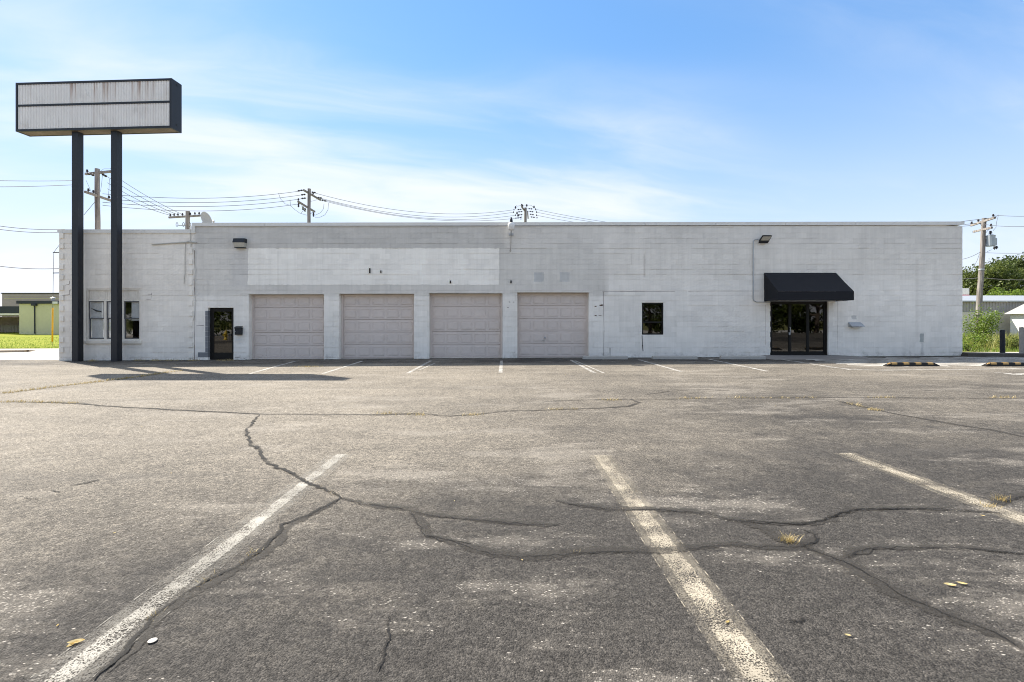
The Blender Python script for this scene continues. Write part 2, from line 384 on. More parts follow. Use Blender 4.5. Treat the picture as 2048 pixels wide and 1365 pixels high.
def foliage(name, c1, c2, scale=1.2, trans=0.35):
    t, g, fin = mat(name)
    f = t.noise(g, scale, 4, 0.6); f2 = t.noise(g, scale * 8, 2)
    col = t.mix(t.mapr(t.math('ADD', t.math('MULTIPLY', f, 0.6), t.math('MULTIPLY', f2, 0.4)), 0.36, 0.64), c1, c2)
    d = t.n('ShaderNodeBsdfDiffuse', ins={0: col}); tr = t.n('ShaderNodeBsdfTranslucent', ins={0: col})
    gl = t.n('ShaderNodeBsdfGlossy', ins={0: (0.5, 0.5, 0.5, 1), 'Roughness': 0.45})
    m1 = t.n('ShaderNodeMixShader', ins={0: trans}); t.t.links.new(d.outputs[0], m1.inputs[1]); t.t.links.new(tr.outputs[0], m1.inputs[2])
    m2 = t.n('ShaderNodeMixShader', ins={0: 0.05}); t.t.links.new(m1.outputs[0], m2.inputs[1]); t.t.links.new(gl.outputs[0], m2.inputs[2])
    out = [n for n in t.t.nodes if n.type == 'OUTPUT_MATERIAL'][0]; t.t.links.new(m2.outputs[0], out.inputs[0])
    return bpy.data.materials[-1] if False else t.t.id_data if False else MATS_LAST(name)
def MATS_LAST(name): return bpy.data.materials[name]
def glass(name, tint, refl_rough=0.015):
    t, g, fin = mat(name)
    gi = t.n('ShaderNodeNewGeometry'); dt = t.n('ShaderNodeVectorMath', operation='DOT_PRODUCT'); t.t.links.new(gi.outputs['Normal'], dt.inputs[0]); t.t.links.new(gi.outputs['Incoming'], dt.inputs[1])
    fz_ = t.math('POWER', t.math('SUBTRACT', 1.0, t.math('ABSOLUTE', dt.outputs['Value'])), 5.0)
    fres = t.math('ADD', t.math('MULTIPLY', fz_, 0.95), 0.045)
    tr = t.n('ShaderNodeBsdfTransparent', ins={0: (*tint, 1)}); gl = t.n('ShaderNodeBsdfGlossy', ins={0: (0.95, 0.95, 0.95, 1), 'Roughness': refl_rough})
    bmp = t.n('ShaderNodeBump', ins={'Height': t.noise(g, 1.1, 2), 'Strength': 0.04, 'Distance': 0.05}); t.set(gl, 'Normal', bmp.outputs[0])
    mx = t.n('ShaderNodeMixShader', ins={0: t.math('MULTIPLY', fres, 1.6, clamp=True)})
    t.t.links.new(tr.outputs[0], mx.inputs[1]); t.t.links.new(gl.outputs[0], mx.inputs[2])
    out = [n for n in t.t.nodes if n.type == 'OUTPUT_MATERIAL'][0]; t.t.links.new(mx.outputs[0], out.inputs[0])
    return bpy.data.materials[name]
def sign_metal():
    t, g, fin = mat('corrugated_white')
    s = t.n('ShaderNodeSeparateXYZ', ins={0: g})
    run = t.noise(t.scalevec(g, (5.0, 1.0, 0.22)), 1.0, 5, 0.65)
    top = t.math('MAXIMUM', t.mapr(s.outputs[2], 9.35, 10.35, 0.15, 1.0), t.mapr(t.math('ABSOLUTE', t.math('SUBTRACT', s.outputs[0], -15.2)), 0.0, 0.06, 1.0, 0.0))
    # rust only bleeds from a few fixings along the top rail
    sel = t.mapr(t.noise(t.scalevec(g, (1.1, 0.2, 0.02)), 1.6, 3, 0.6), 0.47, 0.60)
    r = t.math('MULTIPLY', t.math('MULTIPLY', t.mapr(run, 0.44, 0.62), sel), top)
    base = t.mix(t.noise(t.scalevec(g, (3.0, 1.0, 0.7)), 1.0, 5), (0.80, 0.775, 0.74), (0.90, 0.875, 0.84))
    base = t.mix(t.math('MULTIPLY', t.mapr(t.noise(g, 1.5, 4), 0.5, 0.75), 0.25), base, (0.42, 0.38, 0.33))
    col = t.mix(t.math('MULTIPLY', r, 0.70), base, (0.30, 0.14, 0.05))
    return fin(col, 0.55, t.noise(g, 30, 3), 0.1, 0.01, 0.35)
def dark_metal():
    t, g, fin = mat('black_painted_steel')
    run = t.noise(t.scalevec(g, (4.0, 4.0, 0.6)), 1.0, 5, 0.6)
    col = t.mix(run, (0.007, 0.009, 0.013), (0.018, 0.021, 0.028))
    ru = t.mapr(t.noise(g, 5.0, 6, 0.75), 0.68, 0.76)
    col = t.mix(t.math('MULTIPLY', ru, 0.5), col, (0.09, 0.05, 0.03))
    return fin(col, 0.5, t.noise(g, 25, 4), 0.12, 0.01, 0.4)
def wood_pole():
    t, g, fin = mat('weathered_pole')
    gr = t.noise(t.scalevec(g, (14.0, 14.0, 0.7)), 1.0, 5, 0.65)
    col = t.mix(t.mapr(gr, 0.3, 0.7), (0.13, 0.112, 0.10), (0.36, 0.33, 0.305))
    return fin(col, 0.9, gr, 0.4, 0.02, 0.15)
def grass_ground(name, a, b, c):
    t, g, fin = mat(name)
    f = t.noise(g, 0.35, 6, 0.65); f2 = t.noise(g, 7.0, 4, 0.7); f3 = t.noise(g, 1.3, 4, 0.6)
    col = t.mix(t.mapr(f, 0.35, 0.65), a, b); col = t.mix(t.math('MULTIPLY', t.mapr(f2, 0.45, 0.75), 0.5), col, c)
    col = t.mix(t.math('MULTIPLY', t.mapr(f3, 0.5, 0.7), 0.35), col, tuple(q * 1.35 for q in a))
    return fin(col, 0.95, t.noise(g, 22, 5, 0.7), 0.6, 0.05, 0.1)

M = {}
M['paint'] = wall_paint()
M['asphalt'] = asphalt()
M['seal'] = seal_mat('crack_sealer', (0.046, 0.042, 0.037), 0.66, 34, 0.22, 0.40, 0.85)
M['crack'] = seal_mat('open_crack', (0.012, 0.011, 0.010), 1.0, 70, 0.14, 0.34, 0.60)
M['crack_thin'] = seal_mat('hairline_crack', (0.014, 0.013, 0.012), 0.75, 40, 0.10, 0.34, 0.8)
M['stripe_w'] = stripe_mat('worn_white_paint', (0.38, 0.36, 0.315), True, 0.485, 0.18)
M['stripe_y'] = stripe_mat('worn_cream_paint', (0.47, 0.415, 0.32), True, 0.50, 0.235)
M['stripe_t'] = stripe_mat('thin_white_paint', (0.50, 0.48, 0.44), False, 0.46, 0.42)
M['stripe_h'] = stripe_mat('hatch_white_paint', (0.62, 0.60, 0.55), False, 0.40, 0.46)
M['coping'] = plain('painted_coping', (0.74, 0.72, 0.67), 0.55, 0.10, 1.2)
M['gdoor'] = plain('taupe_door_paint', (0.71, 0.62, 0.555), 0.55, 0.12, 0.9, bs=0.04)
M['gray_block'] = plain('bare_gray_block', (0.20, 0.205, 0.215), 0.9, 0.3, 4.0, bscale=60)
M['black'] = dark_metal()
M['awning'] = plain('black_canvas', (0.011, 0.012, 0.016), 0.8, 0.15, 2.0, bscale=220, bs=0.1)
M['frame'] = plain('bronze_black_aluminium', (0.011, 0.010, 0.009), 0.5, 0.15, 3.0, spec=0.25)
M['gframe'] = plain('old_gray_sash', (0.13, 0.13, 0.135), 0.6, 0.25, 5.0)
M['trim'] = plain('cream_painted_wood', (0.80, 0.75, 0.66), 0.6, 0.16, 4.0)
M['glass_dark'] = glass('tinted_glass', (0.10, 0.095, 0.085))
M['glass'] = glass('window_glass', (0.94, 0.95, 0.95))
M['blind'] = plain('white_board', (0.82, 0.80, 0.77), 0.8, 0.25, 2.2)
M['interior'] = plain('dim_interior', (0.10, 0.095, 0.09), 0.9, 0.2, 1.0)
M['roof'] = plain('roof_membrane', (0.30, 0.30, 0.29), 0.9, 0.2, 0.7)
M['sign'] = sign_metal()
M['rusty'] = plain('rusty_underside', (0.17, 0.135, 0.095), 0.85, 0.45, 2.2)
M['pole'] = wood_pole()
M['insul'] = plain('dark_porcelain', (0.035, 0.030, 0.032), 0.35, 0.2, 8.0)
M['wire'] = plain('aged_wire', (0.09, 0.09, 0.095), 0.6, 0.1, 2.0)
M['galv'] = plain('galvanised_metal', (0.42, 0.44, 0.46), 0.45, 0.12, 5.0, metal=0.4)
M['tank'] = plain('transformer_gray', (0.36, 0.40, 0.43), 0.5, 0.12, 3.0)
M['dish'] = plain('dish_beige', (0.46, 0.44, 0.39), 0.6, 0.12, 3.0)
M['conc'] = plain('worn_concrete', (0.40, 0.38, 0.345), 0.9, 0.18, 1.6, bscale=50, bs=0.3)
M['street'] = plain('pale_street_concrete', (0.50, 0.47, 0.43), 0.9, 0.10, 0.5, bscale=30)
M['ramp'] = plain('gray_ramp_concrete', (0.22, 0.205, 0.19), 0.9, 0.2, 1.6, bscale=50)
M['curb'] = plain('tarred_curb', (0.075, 0.068, 0.06), 0.9, 0.25, 3.0, bscale=30, bs=0.5)
M['rubber'] = plain('black_rubber', (0.018, 0.017, 0.016), 0.75, 0.2, 9.0)
M['yellow'] = plain('faded_yellow', (0.50, 0.31, 0.11), 0.6, 0.2, 9.0)
M['hydrant'] = plain('yellow_enamel', (0.75, 0.52, 0.04), 0.4, 0.1, 6.0, spec=0.5)
M['guard'] = plain('yellow_guard', (0.70, 0.36, 0.02), 0.5, 0.1, 4.0)
M['lawn'] = grass_ground('mown_lawn', (0.19, 0.225, 0.018), (0.25, 0.265, 0.03), (0.12, 0.155, 0.016))
M['rough'] = grass_ground('rough_ground', (0.14, 0.15, 0.04), (0.24, 0.22, 0.10), (0.08, 0.10, 0.025))
M['greenwall'] = plain('sage_block_wall', (0.60, 0.575, 0.37), 0.85, 0.10, 0.6)
M['brick'] = plain('dim_brick', (0.36, 0.30, 0.33), 0.9, 0.15, 0.8)
M['fascia'] = plain('charcoal_fascia', (0.035, 0.04, 0.05), 0.6, 0.1, 1.0)
M['shopblue'] = plain('blue_panel', (0.05, 0.20, 0.48), 0.5, 0.2, 1.0)
M['metalwall'] = plain('ribbed_gray_metal', (0.36, 0.345, 0.32), 0.6, 0.1, 0.8)
M['whitewall'] = plain('whitewashed_block', (0.60, 0.57, 0.47), 0.85, 0.14, 0.7)
M['white'] = plain('white_paint', (0.74, 0.73, 0.71), 0.6, 0.07, 2.0)
M['globe'] = plain('opal_refractor', (0.78, 0.77, 0.74), 0.25, 0.06, 8.0, spec=0.5)
M['lens'] = plain('ribbed_lens', (0.48, 0.46, 0.40), 0.2, 0.25, 20.0, spec=0.6)
M['oldwood'] = plain('silvered_board', (0.36, 0.33, 0.29), 0.9, 0.25, 3.0)
M['red'] = plain('red_panel', (0.55, 0.04, 0.04), 0.5, 0.1, 2.0)
M['leaf_dark'] = foliage('oak_leaves', (0.032, 0.055, 0.014), (0.105, 0.135, 0.035), 0.8)
M['leaf_mid'] = foliage('tree_leaves', (0.045, 0.075, 0.016), (0.15, 0.18, 0.04), 0.8)
M['leaf_vine'] = foliage('vine_leaves', (0.09, 0.16, 0.02), (0.24, 0.32, 0.05), 3.0, 0.45)
M['weed'] = foliage('weed_blades', (0.17, 0.21, 0.04), (0.40, 0.38, 0.12), 1.5, 0.4)
M['straw'] = foliage('dry_grass', (0.40, 0.30, 0.12), (0.60, 0.49, 0.26), 5.0, 0.3)
M['leaf_dry'] = foliage('dry_leaf', (0.50, 0.33, 0.08), (0.72, 0.60, 0.32), 6.0, 0.3)
M['bark'] = plain('bark', (0.09, 0.07, 0.055), 0.95, 0.3, 4.0, bscale=20, bs=0.6)
M['rust_spot'] = plain('bare_spall', (0.09, 0.05, 0.045), 0.9, 0.4, 12.0)
M['dirt'] = plain('dirt_strip', (0.26, 0.22, 0.17), 0.95, 0.25, 1.5, bscale=20, bs=0.5)

# ------------------------------------------------------------------ the ground
def sheet(name, poly, zf, m, n=1):
    mb = MB(); mb.add([(x, y, zf(x, y)) for x, y in poly], [tuple(range(len(poly)))]); return kind(mb.build(name, m), 'structure')
kind(MB().add([(-1500,-1500,-0.42),(1500,-1500,-0.42),(1500,1500,-0.42),(-1500,1500,-0.42)], [(0,1,2,3)]).build('ground', M['rough']), 'structure')
lot = MB()
LX0, LX1, LY0, LY1 = -46.0, 46.0, -14.0, 19.2
lot.add([(LX0,LY0,lotz(LX0)),(LX1,LY0,lotz(LX1)),(LX1,LY1,lotz(LX1)),(LX0,LY1,lotz(LX0)),
         (LX0,LY0,-0.5),(LX1,LY0,-0.5),(LX1,LY1,-0.5),(LX0,LY1,-0.5)], [(0,1,2,3),(4,5,1,0),(5,6,2,1),(6,7,3,2),(7,4,0,3)])
lot = kind(lot.build('parking_lot', M['asphalt']), 'structure')
kind(MB().add([(-200,-60,-0.39),(200,-60,-0.39),(200,-14.3,-0.39),(-200,-14.3,-0.39)], [(0,1,2,3)]).build('road', M['street']), 'structure')
# left: concrete street beyond the lot, then a mown bank
def strip(name, pts, m):
    mb = MB(); n = len(pts[0][1])
    for x, row in pts:
        for (y, z) in row: mb.v.append(Vector((x, y, z)))
    for i in range(len(pts)-1):
        for j in range(n-1): mb.f.append((i*n+j, (i+1)*n+j, (i+1)*n+j+1, i*n+j+1))
    return kind(mb.build(name, m), 'structure')
strip('street', [(-120, [(18.9,-0.36),(19.25,-0.14),(27.6,-0.16)]), (-46, [(18.9,-0.32),(19.25,-0.12),(26.6,-0.14)]), (-17.6, [(18.9,-0.10),(19.25,-0.075),(28.2,-0.10)]), (-14, [(18.9,-0.10),(19.25,-0.075),(28.6,-0.10)])], M['street'])
random.seed(3)
rows = []
for i in range(50):
    x = -125 + i * 2.3; row = []
    y0 = 26.55 + max(0, (x + 46)) * 0.055 if x > -46 else 26.5
    for j in range(26):
        y = y0 + (j / 25.0) ** 1.6 * 60
        z = -0.10 + (1 - math.exp(-(y - y0) / 14)) * 0.30 + (0.10 if x < -47 else 0.0) * min(1, (y - y0) / 15)
        z += 0.03 * mnoise.noise(Vector((x * 0.3, y * 0.3, 0))) * min(1, (y - y0))
        row.append((y, z))
    rows.append((x, row))
strip('lawn', rows, M['lawn'])
mb = MB(); ca, cb, cc = P(-60, 710, 23.6), P(48, 707.2, 24.2), P(64, 704.2, 25.2)
for p in (ca, cb, cc): mb.v += [Vector((p.x, p.y, -0.2)), Vector((p.x, p.y + 0.02, 0.0 if p is not cc else -0.10)), Vector((p.x - 0.1, p.y + 0.35, 0.01 if p is not cc else -0.10)), Vector((p.x - 0.1, p.y + 0.4, -0.2))]
for i in range(2):
    for k in range(3): mb.f.append((i*4+k, (i+1)*4+k, (i+1)*4+k+1, i*4+k+1))
tag(pivot(mb.build('curb', M['dirt'])), 'low brown kerb end in the pale street at far left', 'curb')
# right: concrete lane, dirt verge
strip('lane', [(17.9, [(19.3,-0.1),(19.6,0.05),(22.0,-0.02),(23.5,-0.05)]), (60, [(19.3,-0.1),(19.6,0.05),(22.0,-0.02),(23.5,-0.05)])], M['conc'])
strip('verge', [(17.0, [(23.4,-0.06),(26,-0.10),(60,-0.28)]), (70, [(23.4,-0.06),(26,-0.10),(60,-0.28)])], M['rough'])

# painted lines, sealed cracks: ribbons that lie on the lot
def ribbon(name, pts, w, m, dz, jit=0.0, wj=0.0, taper=True, step=0.06, seed=0, parent=lot):
    P3 = [Vector((p[0], p[1], 0)) for p in pts]
    rs = []
    for a, b in zip(P3[:-1], P3[1:]):
        n = max(1, int((b - a).length / step))
        for i in range(n): rs.append(a.lerp(b, i / n))
    rs.append(P3[-1])
    rnd = random.Random(seed); L = []
    for i, p in enumerate(rs):
        d = (rs[min(i+1, len(rs)-1)] - rs[max(i-1, 0)]).normalized(); s = Vector((d.y, -d.x, 0))
        q = p + s * (mnoise.noise(p * 2.5 + Vector((seed, 0, 0))) * jit * 1.6 + mnoise.noise(p * 14 + Vector((seed, 5, 0))) * jit * 1.1 + mnoise.noise(p * 45 + Vector((seed, 9, 0))) * jit * 0.5)
        ww = w * (1 + wj * 1.3 * mnoise.noise(p * 1.7 + Vector((0, seed, 3))) + wj * 0.6 * mnoise.noise(p * 9 + Vector((4, seed, 3))))
        if taper:
            e = min(i, len(rs) - 1 - i) / max(1, len(rs)) * 9; ww *= min(1.0, 0.25 + e)
        L.append((q, s, max(0.004, ww)))
    mb = MB(); mb.uv = []
    for q, s, ww in L:
        for k, u in ((-0.5, 0.0), (0.0, 0.5), (0.5, 1.0)):
            v = q + s * ww * k; mb.v.append(Vector((v.x, v.y, lotz(v.x) + dz))); mb.uv.append((u, 0.0))
    for i in range(len(L) - 1):
        a = i * 3
        for k in (0, 1): mb.f.append((a+k, a+k+1, a+k+4, a+k+3))
    return mb.build(name, m, parent)
def gp(l): return [G(x, y) for x, y in l]
BASE[lot.name] = Vector()
# near row of bays: the three long worn lines
def longline(top, bot, w, m, seed):
    a, b = G(*top), G(*bot); d = (b - a).normalized(); ribbon('parking_stripe', [a, b + d * 3.0], w, m, 0.004, 0.0, 0.03, False, 0.12, seed)
longline((683, 909), (132, 1350), 0.29, M['stripe_w'], 1)
longline((1200, 911), (1516, 1352), 0.27, M['stripe_y'], 2)
longline((1688, 907), (2030, 1034), 0.27, M['stripe_y'], 3)
a, b = G(683, 909), G(1200, 911)
# row along the wall
for i, (p, q) in enumerate((((590, 723), (500, 748)), ((724, 723), (646, 748)), ((862, 722), (816, 747)), ((1003, 722), (1001, 746)), ((1142, 721), (1190, 747)), ((1278, 720), (1363, 744)),
                            ((1418, 719), (1534, 743)), ((1553, 718), (1700, 740)))):
    ribbon('parking_stripe', gp([p, q]), 0.125, M['stripe_t'], 0.004, 0, 0.03, False, 0.15, 20 + i)
for i, (p, q) in enumerate((((870, 727), (838, 741)), ((1150, 722), (1208, 747)))):
    ribbon('parking_stripe', gp([p, q]), 0.07, M['stripe_t'], 0.004, 0, 0.05, False, 0.15, 40 + i)
# hatched keep-clear zone by the entrance and the reserved bays
ribbon('bay_outline', gp([(1640, 731), (1668, 736), (1700, 739), (1760, 741), (1900, 740), (2048, 738), (2200, 737)]), 0.13, M['stripe_t'], 0.005, 0, 0.03, False, 0.15, 50)
for i in range(13):
    x0 = 4.2 + i * 1.25
    y1, y0 = 17.9, 14.55
    xa, xb = x0, x0 + 8.0
    ya, yb = y1, y0
    if xa < 10.8: t_ = (10.8 - xa) / (xb - xa); xa = 10.8; ya = y1 + (y0 - y1) * t_
    if xb <= xa + 0.2: continue
    if xb > 23: t_ = (23 - xa) / (xb - xa); yb = ya + (yb - ya) * t_; xb = 23
    ribbon('hatch_stripe', [(xa, ya, 0), (xb, yb, 0)], 0.24, M['stripe_h'], 0.0035, 0, 0.03, False, 0.2, 60 + i)
ribbon('bay_symbol', gp([(1988, 746), (2012, 747), (2030, 750), (2048, 748), (2075, 747)]), 0.22, M['stripe_t'], 0.004, 0.02, 0.3, True, 0.1, 90)

CR = {
 'a': ('crack', 0.060, [(520,830),(505,843),(497,860),(496,872),(503,888),(518,905),(535,920),(560,937),(590,952),(612,962),(640,975),(665,985),(682,996)]),
 'b': ('crack', 0.040, [(682,996),(650,1013),(610,1032),(565,1050),(555,1068),(520,1100),(480,1130),(440,1152),(400,1170),(370,1190),(330,1215),(300,1238),(270,1275),(250,1305),(215,1335),(185,1362)]),
 'b2': ('seal', 0.075, [(682,996),(650,1016),(612,1036),(575,1056),(560,1080),(525,1108),(480,1137),(440,1160),(400,1180),(360,1205),(330,1225),(300,1260),(262,1305),(225,1345)]),
 'c': ('seal', 0.12, [(682,996),(720,1008),(760,1014),(800,1017),(825,1022),(835,1040),(845,1060),(850,1072),(880,1078),(920,1085),(960,1097),(1000,1105),(1040,1110),(1100,1108),(1150,1103),(1200,1100),(1260,1100),(1310,1103),(1340,1103),(1370,1096),(1420,1092),(1480,1090),(1540,1093),(1590,1095),(1620,1085),(1632,1068),(1605,1060)]),
 'd': ('seal', 0.11, [(825,1022),(880,1033),(950,1040),(1020,1046),(1118,1049)]),
 'e': ('seal', 0.10, [(1110,1003),(1150,1010),(1210,1018),(1270,1019),(1340,1020),(1390,1025),(1440,1035),(1490,1043),(1560,1048),(1620,1047),(1650,1040),(1680,1025),(1720,1018),(1800,1017),(1880,1018),(1960,1023),(2000,1027)]),
 'f': ('seal', 0.09, [(1480,1041),(1530,1058),(1560,1078),(1570,1090)]),
 'g': ('seal', 0.13, [(1600,1090),(1640,1105),(1690,1125),(1740,1155),(1800,1190),(1860,1215),(1920,1240),(1980,1262),(2048,1300)]),
 'h': ('seal', 0.08, [(1690,1117),(1720,1102),(1760,1097),(1850,1095),(1950,1098),(2048,1108)]),
 'i': ('seal', 0.11, [(1990,1012),(2018,998),(2060,985)]),
 'j': ('crack', 0.018, [(765,1255),(772,1235),(768,1275),(762,1295),(763,1320),(756,1345)][1:]),
 'k': ('seal', 0.10, [(0,804),(60,805),(160,807),(200,812),(280,817),(400,823),(480,827),(530,829),(640,830),(760,830),(830,828),(900,833),(950,830),(1010,823),(1080,821),(1200,817),(1260,813),(1278,806),(1262,799),(1200,800),(1100,803),(1075,807)]),
 'l': ('seal', 0.10, [(1262,799),(1340,799),(1440,797),(1600,796),(1760,796),(1900,797),(2100,797)]),
 'm': ('seal', 0.10, [(1665,800),(1720,813),(1800,830),(1900,848),(1980,860),(2048,874),(2100,884)]),
 'n': ('crack', 0.06, [(0,788),(60,781),(130,772),(200,764),(280,754),(330,746),(365,742)]),
 'o': ('crack', 0.05, [(0,806),(60,805),(160,808),(200,812),(280,817),(400,823),(480,827),(520,830)]),
 'p': ('crack', 0.03, [(1490,1041),(1600,1049),(1650,1041),(1682,1026),(1720,1019),(1850,1018)]),
 'q': ('crack', 0.022, [(850,1073),(880,1077),(905,1082),(945,1090)]),
 'r': ('crack', 0.03, [(135,973),(165,968),(198,960)]),
 's': ('crack', 0.03, [(50,996),(82,997)]),
 't': ('crack', 0.03, [(98,983),(122,985)]),
 'u': ('crack', 0.03, [(1575,1245),(1612,1241)]),
 'v': ('seal', 0.07, [(1290,790),(1340,783),(1400,780),(1460,782)]),
}
for i, (k_, (mm, w, pts)) in enumerate(CR.items()):
    far = pts[0][1] < 900
    ribbon('open_crack' if mm == 'crack' else 'sealed_crack', gp(pts), w * 1.15, M[mm], 0.0065 if mm == 'crack' else 0.005,
           (0.030 if far else 0.016) if mm == 'crack' else 0.022, 0.55 if mm == 'crack' else 0.45, True, (0.015 if mm == 'crack' else 0.03) if not far else (0.025 if k_ == 'a' else 0.10), 100 + i)
for i, k_ in enumerate(('c', 'd', 'e', 'g', 'h', 'i')):                # the crack still shows through its sealer here and there
    pts = gp(CR[k_][2]); ribbon('open_crack', [p + Vector((0, -0.02, 0)) for p in pts], 0.022, M['crack_thin'], 0.0065, 0.020, 1.0, True, 0.02, 300 + i)
q = [G(1693,1110), G(1738,1110), G(1748,1097), G(1706,1097)]
mb = MB(); mb.uv = [(0.5, 0)] * 4; mb.add([(p.x, p.y, lotz(p.x) + 0.006) for p in q], [(0,1,2,3)]); mb.build('tar_patch', M['seal'], lot)

# grit and damp that collects at the foot of the wall
for i, (xa, xb) in enumerate(((120, 410), (468, 500), (650, 680), (830, 860), (1006, 1036), (1180, 1300), (1310, 1500), (1700, 1830), (1835, 1920))):
    ribbon('wall_grit', [(wx(xa), WY - 0.07, 0), (wx((xa + xb) / 2), WY - 0.10, 0), (wx(xb), WY - 0.07, 0)], 0.30, M['seal'], 0.005, 0.05, 0.7, True, 0.08, 200 + i)
# ------------------------------------------------------------------ the building
XL, XS, XR = wx(118), wx(386), wx(1925)
ZB = -0.16
def roofz(x): return 5.118 + (x - XS) * 0.0017       # underside of the coping on the long part
ZA = wz(466)
DEPTH = 16.0
bld = thing('commercial_building', 'long low white painted block building with four taupe garage doors', 'building', (0.3, WY, 0))
def zt(x): return roofz(x)
OPEN = {
 'door': (wx(416), wx(467), ZB - 1, wz(616)),
 'g1': (wx(497.5), wx(648), ZB - 1, wz(589)), 'g2': (wx(678.5), wx(828), ZB - 1, wz(588)),
 'g3': (wx(858.5), wx(1005), ZB - 1, wz(587)), 'g4': (wx(1034.5), wx(1178), ZB - 1, wz(585.5)),
 'win': (wx(172), wx(281), wz(684), wz(578)), 'win2': (wx(1284), wx(1327), wz(670), wz(606)),
 'entry': (wx(1541), wx(1657), ZB - 1, wz(602.5)),
}
# structural core (mortar face), with openings through it
mb = MB()
TH = 0.30
core = [(XL, XS, ZB, ZA + 0.05), (XS, XR, ZB, 5.10)]
for h in OPEN.values(): core = subtract(core, h)
for (a, b, c, d) in core: mb.box(a + 0.002, b - 0.002, WY + 0.020, WY + TH, c, d)
mb.build('wall', M['paint'], bld)
mb = MB(); mb.box(XL + 0.002, XL + 0.3, WY + TH, WY + DEPTH, ZB, ZA + 0.05); mb.build('wall', M['paint'], bld)
mb = MB(); mb.box(XR - 0.3, XR - 0.002, WY + TH, WY + DEPTH, ZB, 5.14); mb.build('wall', M['paint'], bld)
mb = MB(); mb.box(XL + 0.3, XR - 0.3, WY + DEPTH - 0.3, WY + DEPTH - 0.002, ZB, 4.6); mb.build('wall', M['interior'], bld)
mb = MB(); mb.box(XL + 0.3, XS, WY + TH, WY + DEPTH - 0.3, 4.5, 4.62); mb.box(XS, XR - 0.3, WY + TH, WY + DEPTH - 0.3, 4.68, 4.8); mb.build('roof', M['roof'], bld)
mb = MB(); mb.box(XL + 0.3, XR - 0.3, WY + TH, WY + DEPTH - 0.3, 0.0, 0.10); mb.build('floor_slab', M['interior'], bld)
# blocks: running bond, 20 cm courses, joints recessed
blocks = []
rnd = random.Random(11)
courses = int((5.2 - ZB) / 0.2) + 1
for ci in range(courses):
    z0 = ZB + ci * 0.2; z1 = z0 + 0.2
    for (sx0, sx1, top) in ((XL, XS, ZA + 0.04), (XS, XR, 5.11)):
        if z0 > top - 0.03: continue
        x = sx0 - (0.2 if ci % 2 else 0.0)
        while x < sx1 - 0.02:
            a, b = max(x, sx0), min(x + 0.4, sx1); x += 0.4
            if b - a < 0.03: continue
            rs = [(a, b, z0, min(z1, top))]
            for h in OPEN.values(): rs = subtract(rs, h)
            for r_ in rs:
                if r_[1] - r_[0] > 0.03 and r_[3] - r_[2] > 0.03: blocks.append(r_)
def joint(b):                                        # some bed joints are open for a run of blocks, most are painted shut
    v = mnoise.noise(Vector((b[0] * 0.55, round((b[2] - ZB) / 0.2) * 7.31, 2.0))) + 0.35 * mnoise.noise(Vector((b[0] * 2.1, b[2] * 13.0, 9.0)))
    return 0.0105 if v > 0.32 else 0.0055 if v > 0.14 else 0.002 if v > -0.1 else 0.0004
full = [b for b in blocks if b[1] - b[0] > 0.399 and b[3] - b[2] > 0.199]
full.sort(key=lambda b: ((b[0] + 0.2) ** 2 + 2.0 * (b[2] + 0.1 - 2.2) ** 2))
solo = set(full[:300])
bme = None
for b in full[:300]:
    if bme is None:
        m_ = MB(); m_.cbox(-0.1998, 0.1998, 0.0, 0.03, -0.0978, 0.0978, 0.003, 0.0006)
        o = m_.build('block', M['paint']); bme = o.data; o.parent = bld
    else:
        o = bpy.data.objects.new('block', bme); COL.objects.link(o); o.parent = bld
    o.location = Vector(((b[0] + b[1]) / 2, WY + rnd.uniform(-0.0018, 0.0018), (b[2] + b[3]) / 2)) - BASE[bld.name]
    gj = joint(b); hz = 0.2 - 0.0004 - gj
    o.location.z += gj / 2; o.scale = (1 + rnd.choice((0.0, 0.0003, 0.0005, 0.0005, -0.006)), 1, hz / 0.1956)
mb = MB()
for b in blocks:
    if b in solo: continue
    j = rnd.uniform(-0.0018, 0.0018); gx = rnd.choice((0.0001, 0.0002, 0.0002, 0.0003, 0.0003, 0.0016)); g0 = joint(b)
    mb.cbox(b[0] + gx, b[1] - gx, WY + j, WY + 0.03, b[2] + g0, b[3] - 0.0003, 0.003, 0.0006)
kind(mb.build('block_courses', M['paint'], bld), 'stuff')
# toothed corner blocks on the annex and at the joint between the two parts
qm = None
for k in range(13):
    z = wz(460 + 11.5 + 20.83 * k)
    if z < 0: continue
    mb = MB(); zc = ZB + (int((z - ZB) / 0.2)) * 0.2
    mb.cbox(XL + 0.03, XL + 0.20, WY - 0.04, WY + 0.02, zc + 0.004, zc + 0.196, 0.006); mb.build('corner_block', M['paint'], bld)
for k in range(11):
    z = wz(503 + 20.83 * k)
    if z < 0.02: continue
    mb = MB(); zc = ZB + (int((z - ZB) / 0.2)) * 0.2
    mb.cbox(XS - 0.16, XS - 0.005, WY - 0.032, WY + 0.02, zc + 0.003, zc + 0.197, 0.006); mb.build('corner_block', M['paint'], bld)
# bare grey jamb blocks left of the small door
for k in range(10):
    z0 = ZB + 0.2 * k + 0.02
    mb = MB(); z1 = min(z0 + 0.195, wz(612))
    if k < 2: mb.cbox(wx(396), wx(416) + 0.006, WY - 0.006, WY + 0.11, z0, z1, 0.006)
    else: mb.cbox(wx(410.5), wx(416) + 0.006, WY - 0.006, WY + 0.11, z0, z1, 0.006)
    mb.build('jamb_block', M['gray_block'] if k > 0 else M['paint'], bld)
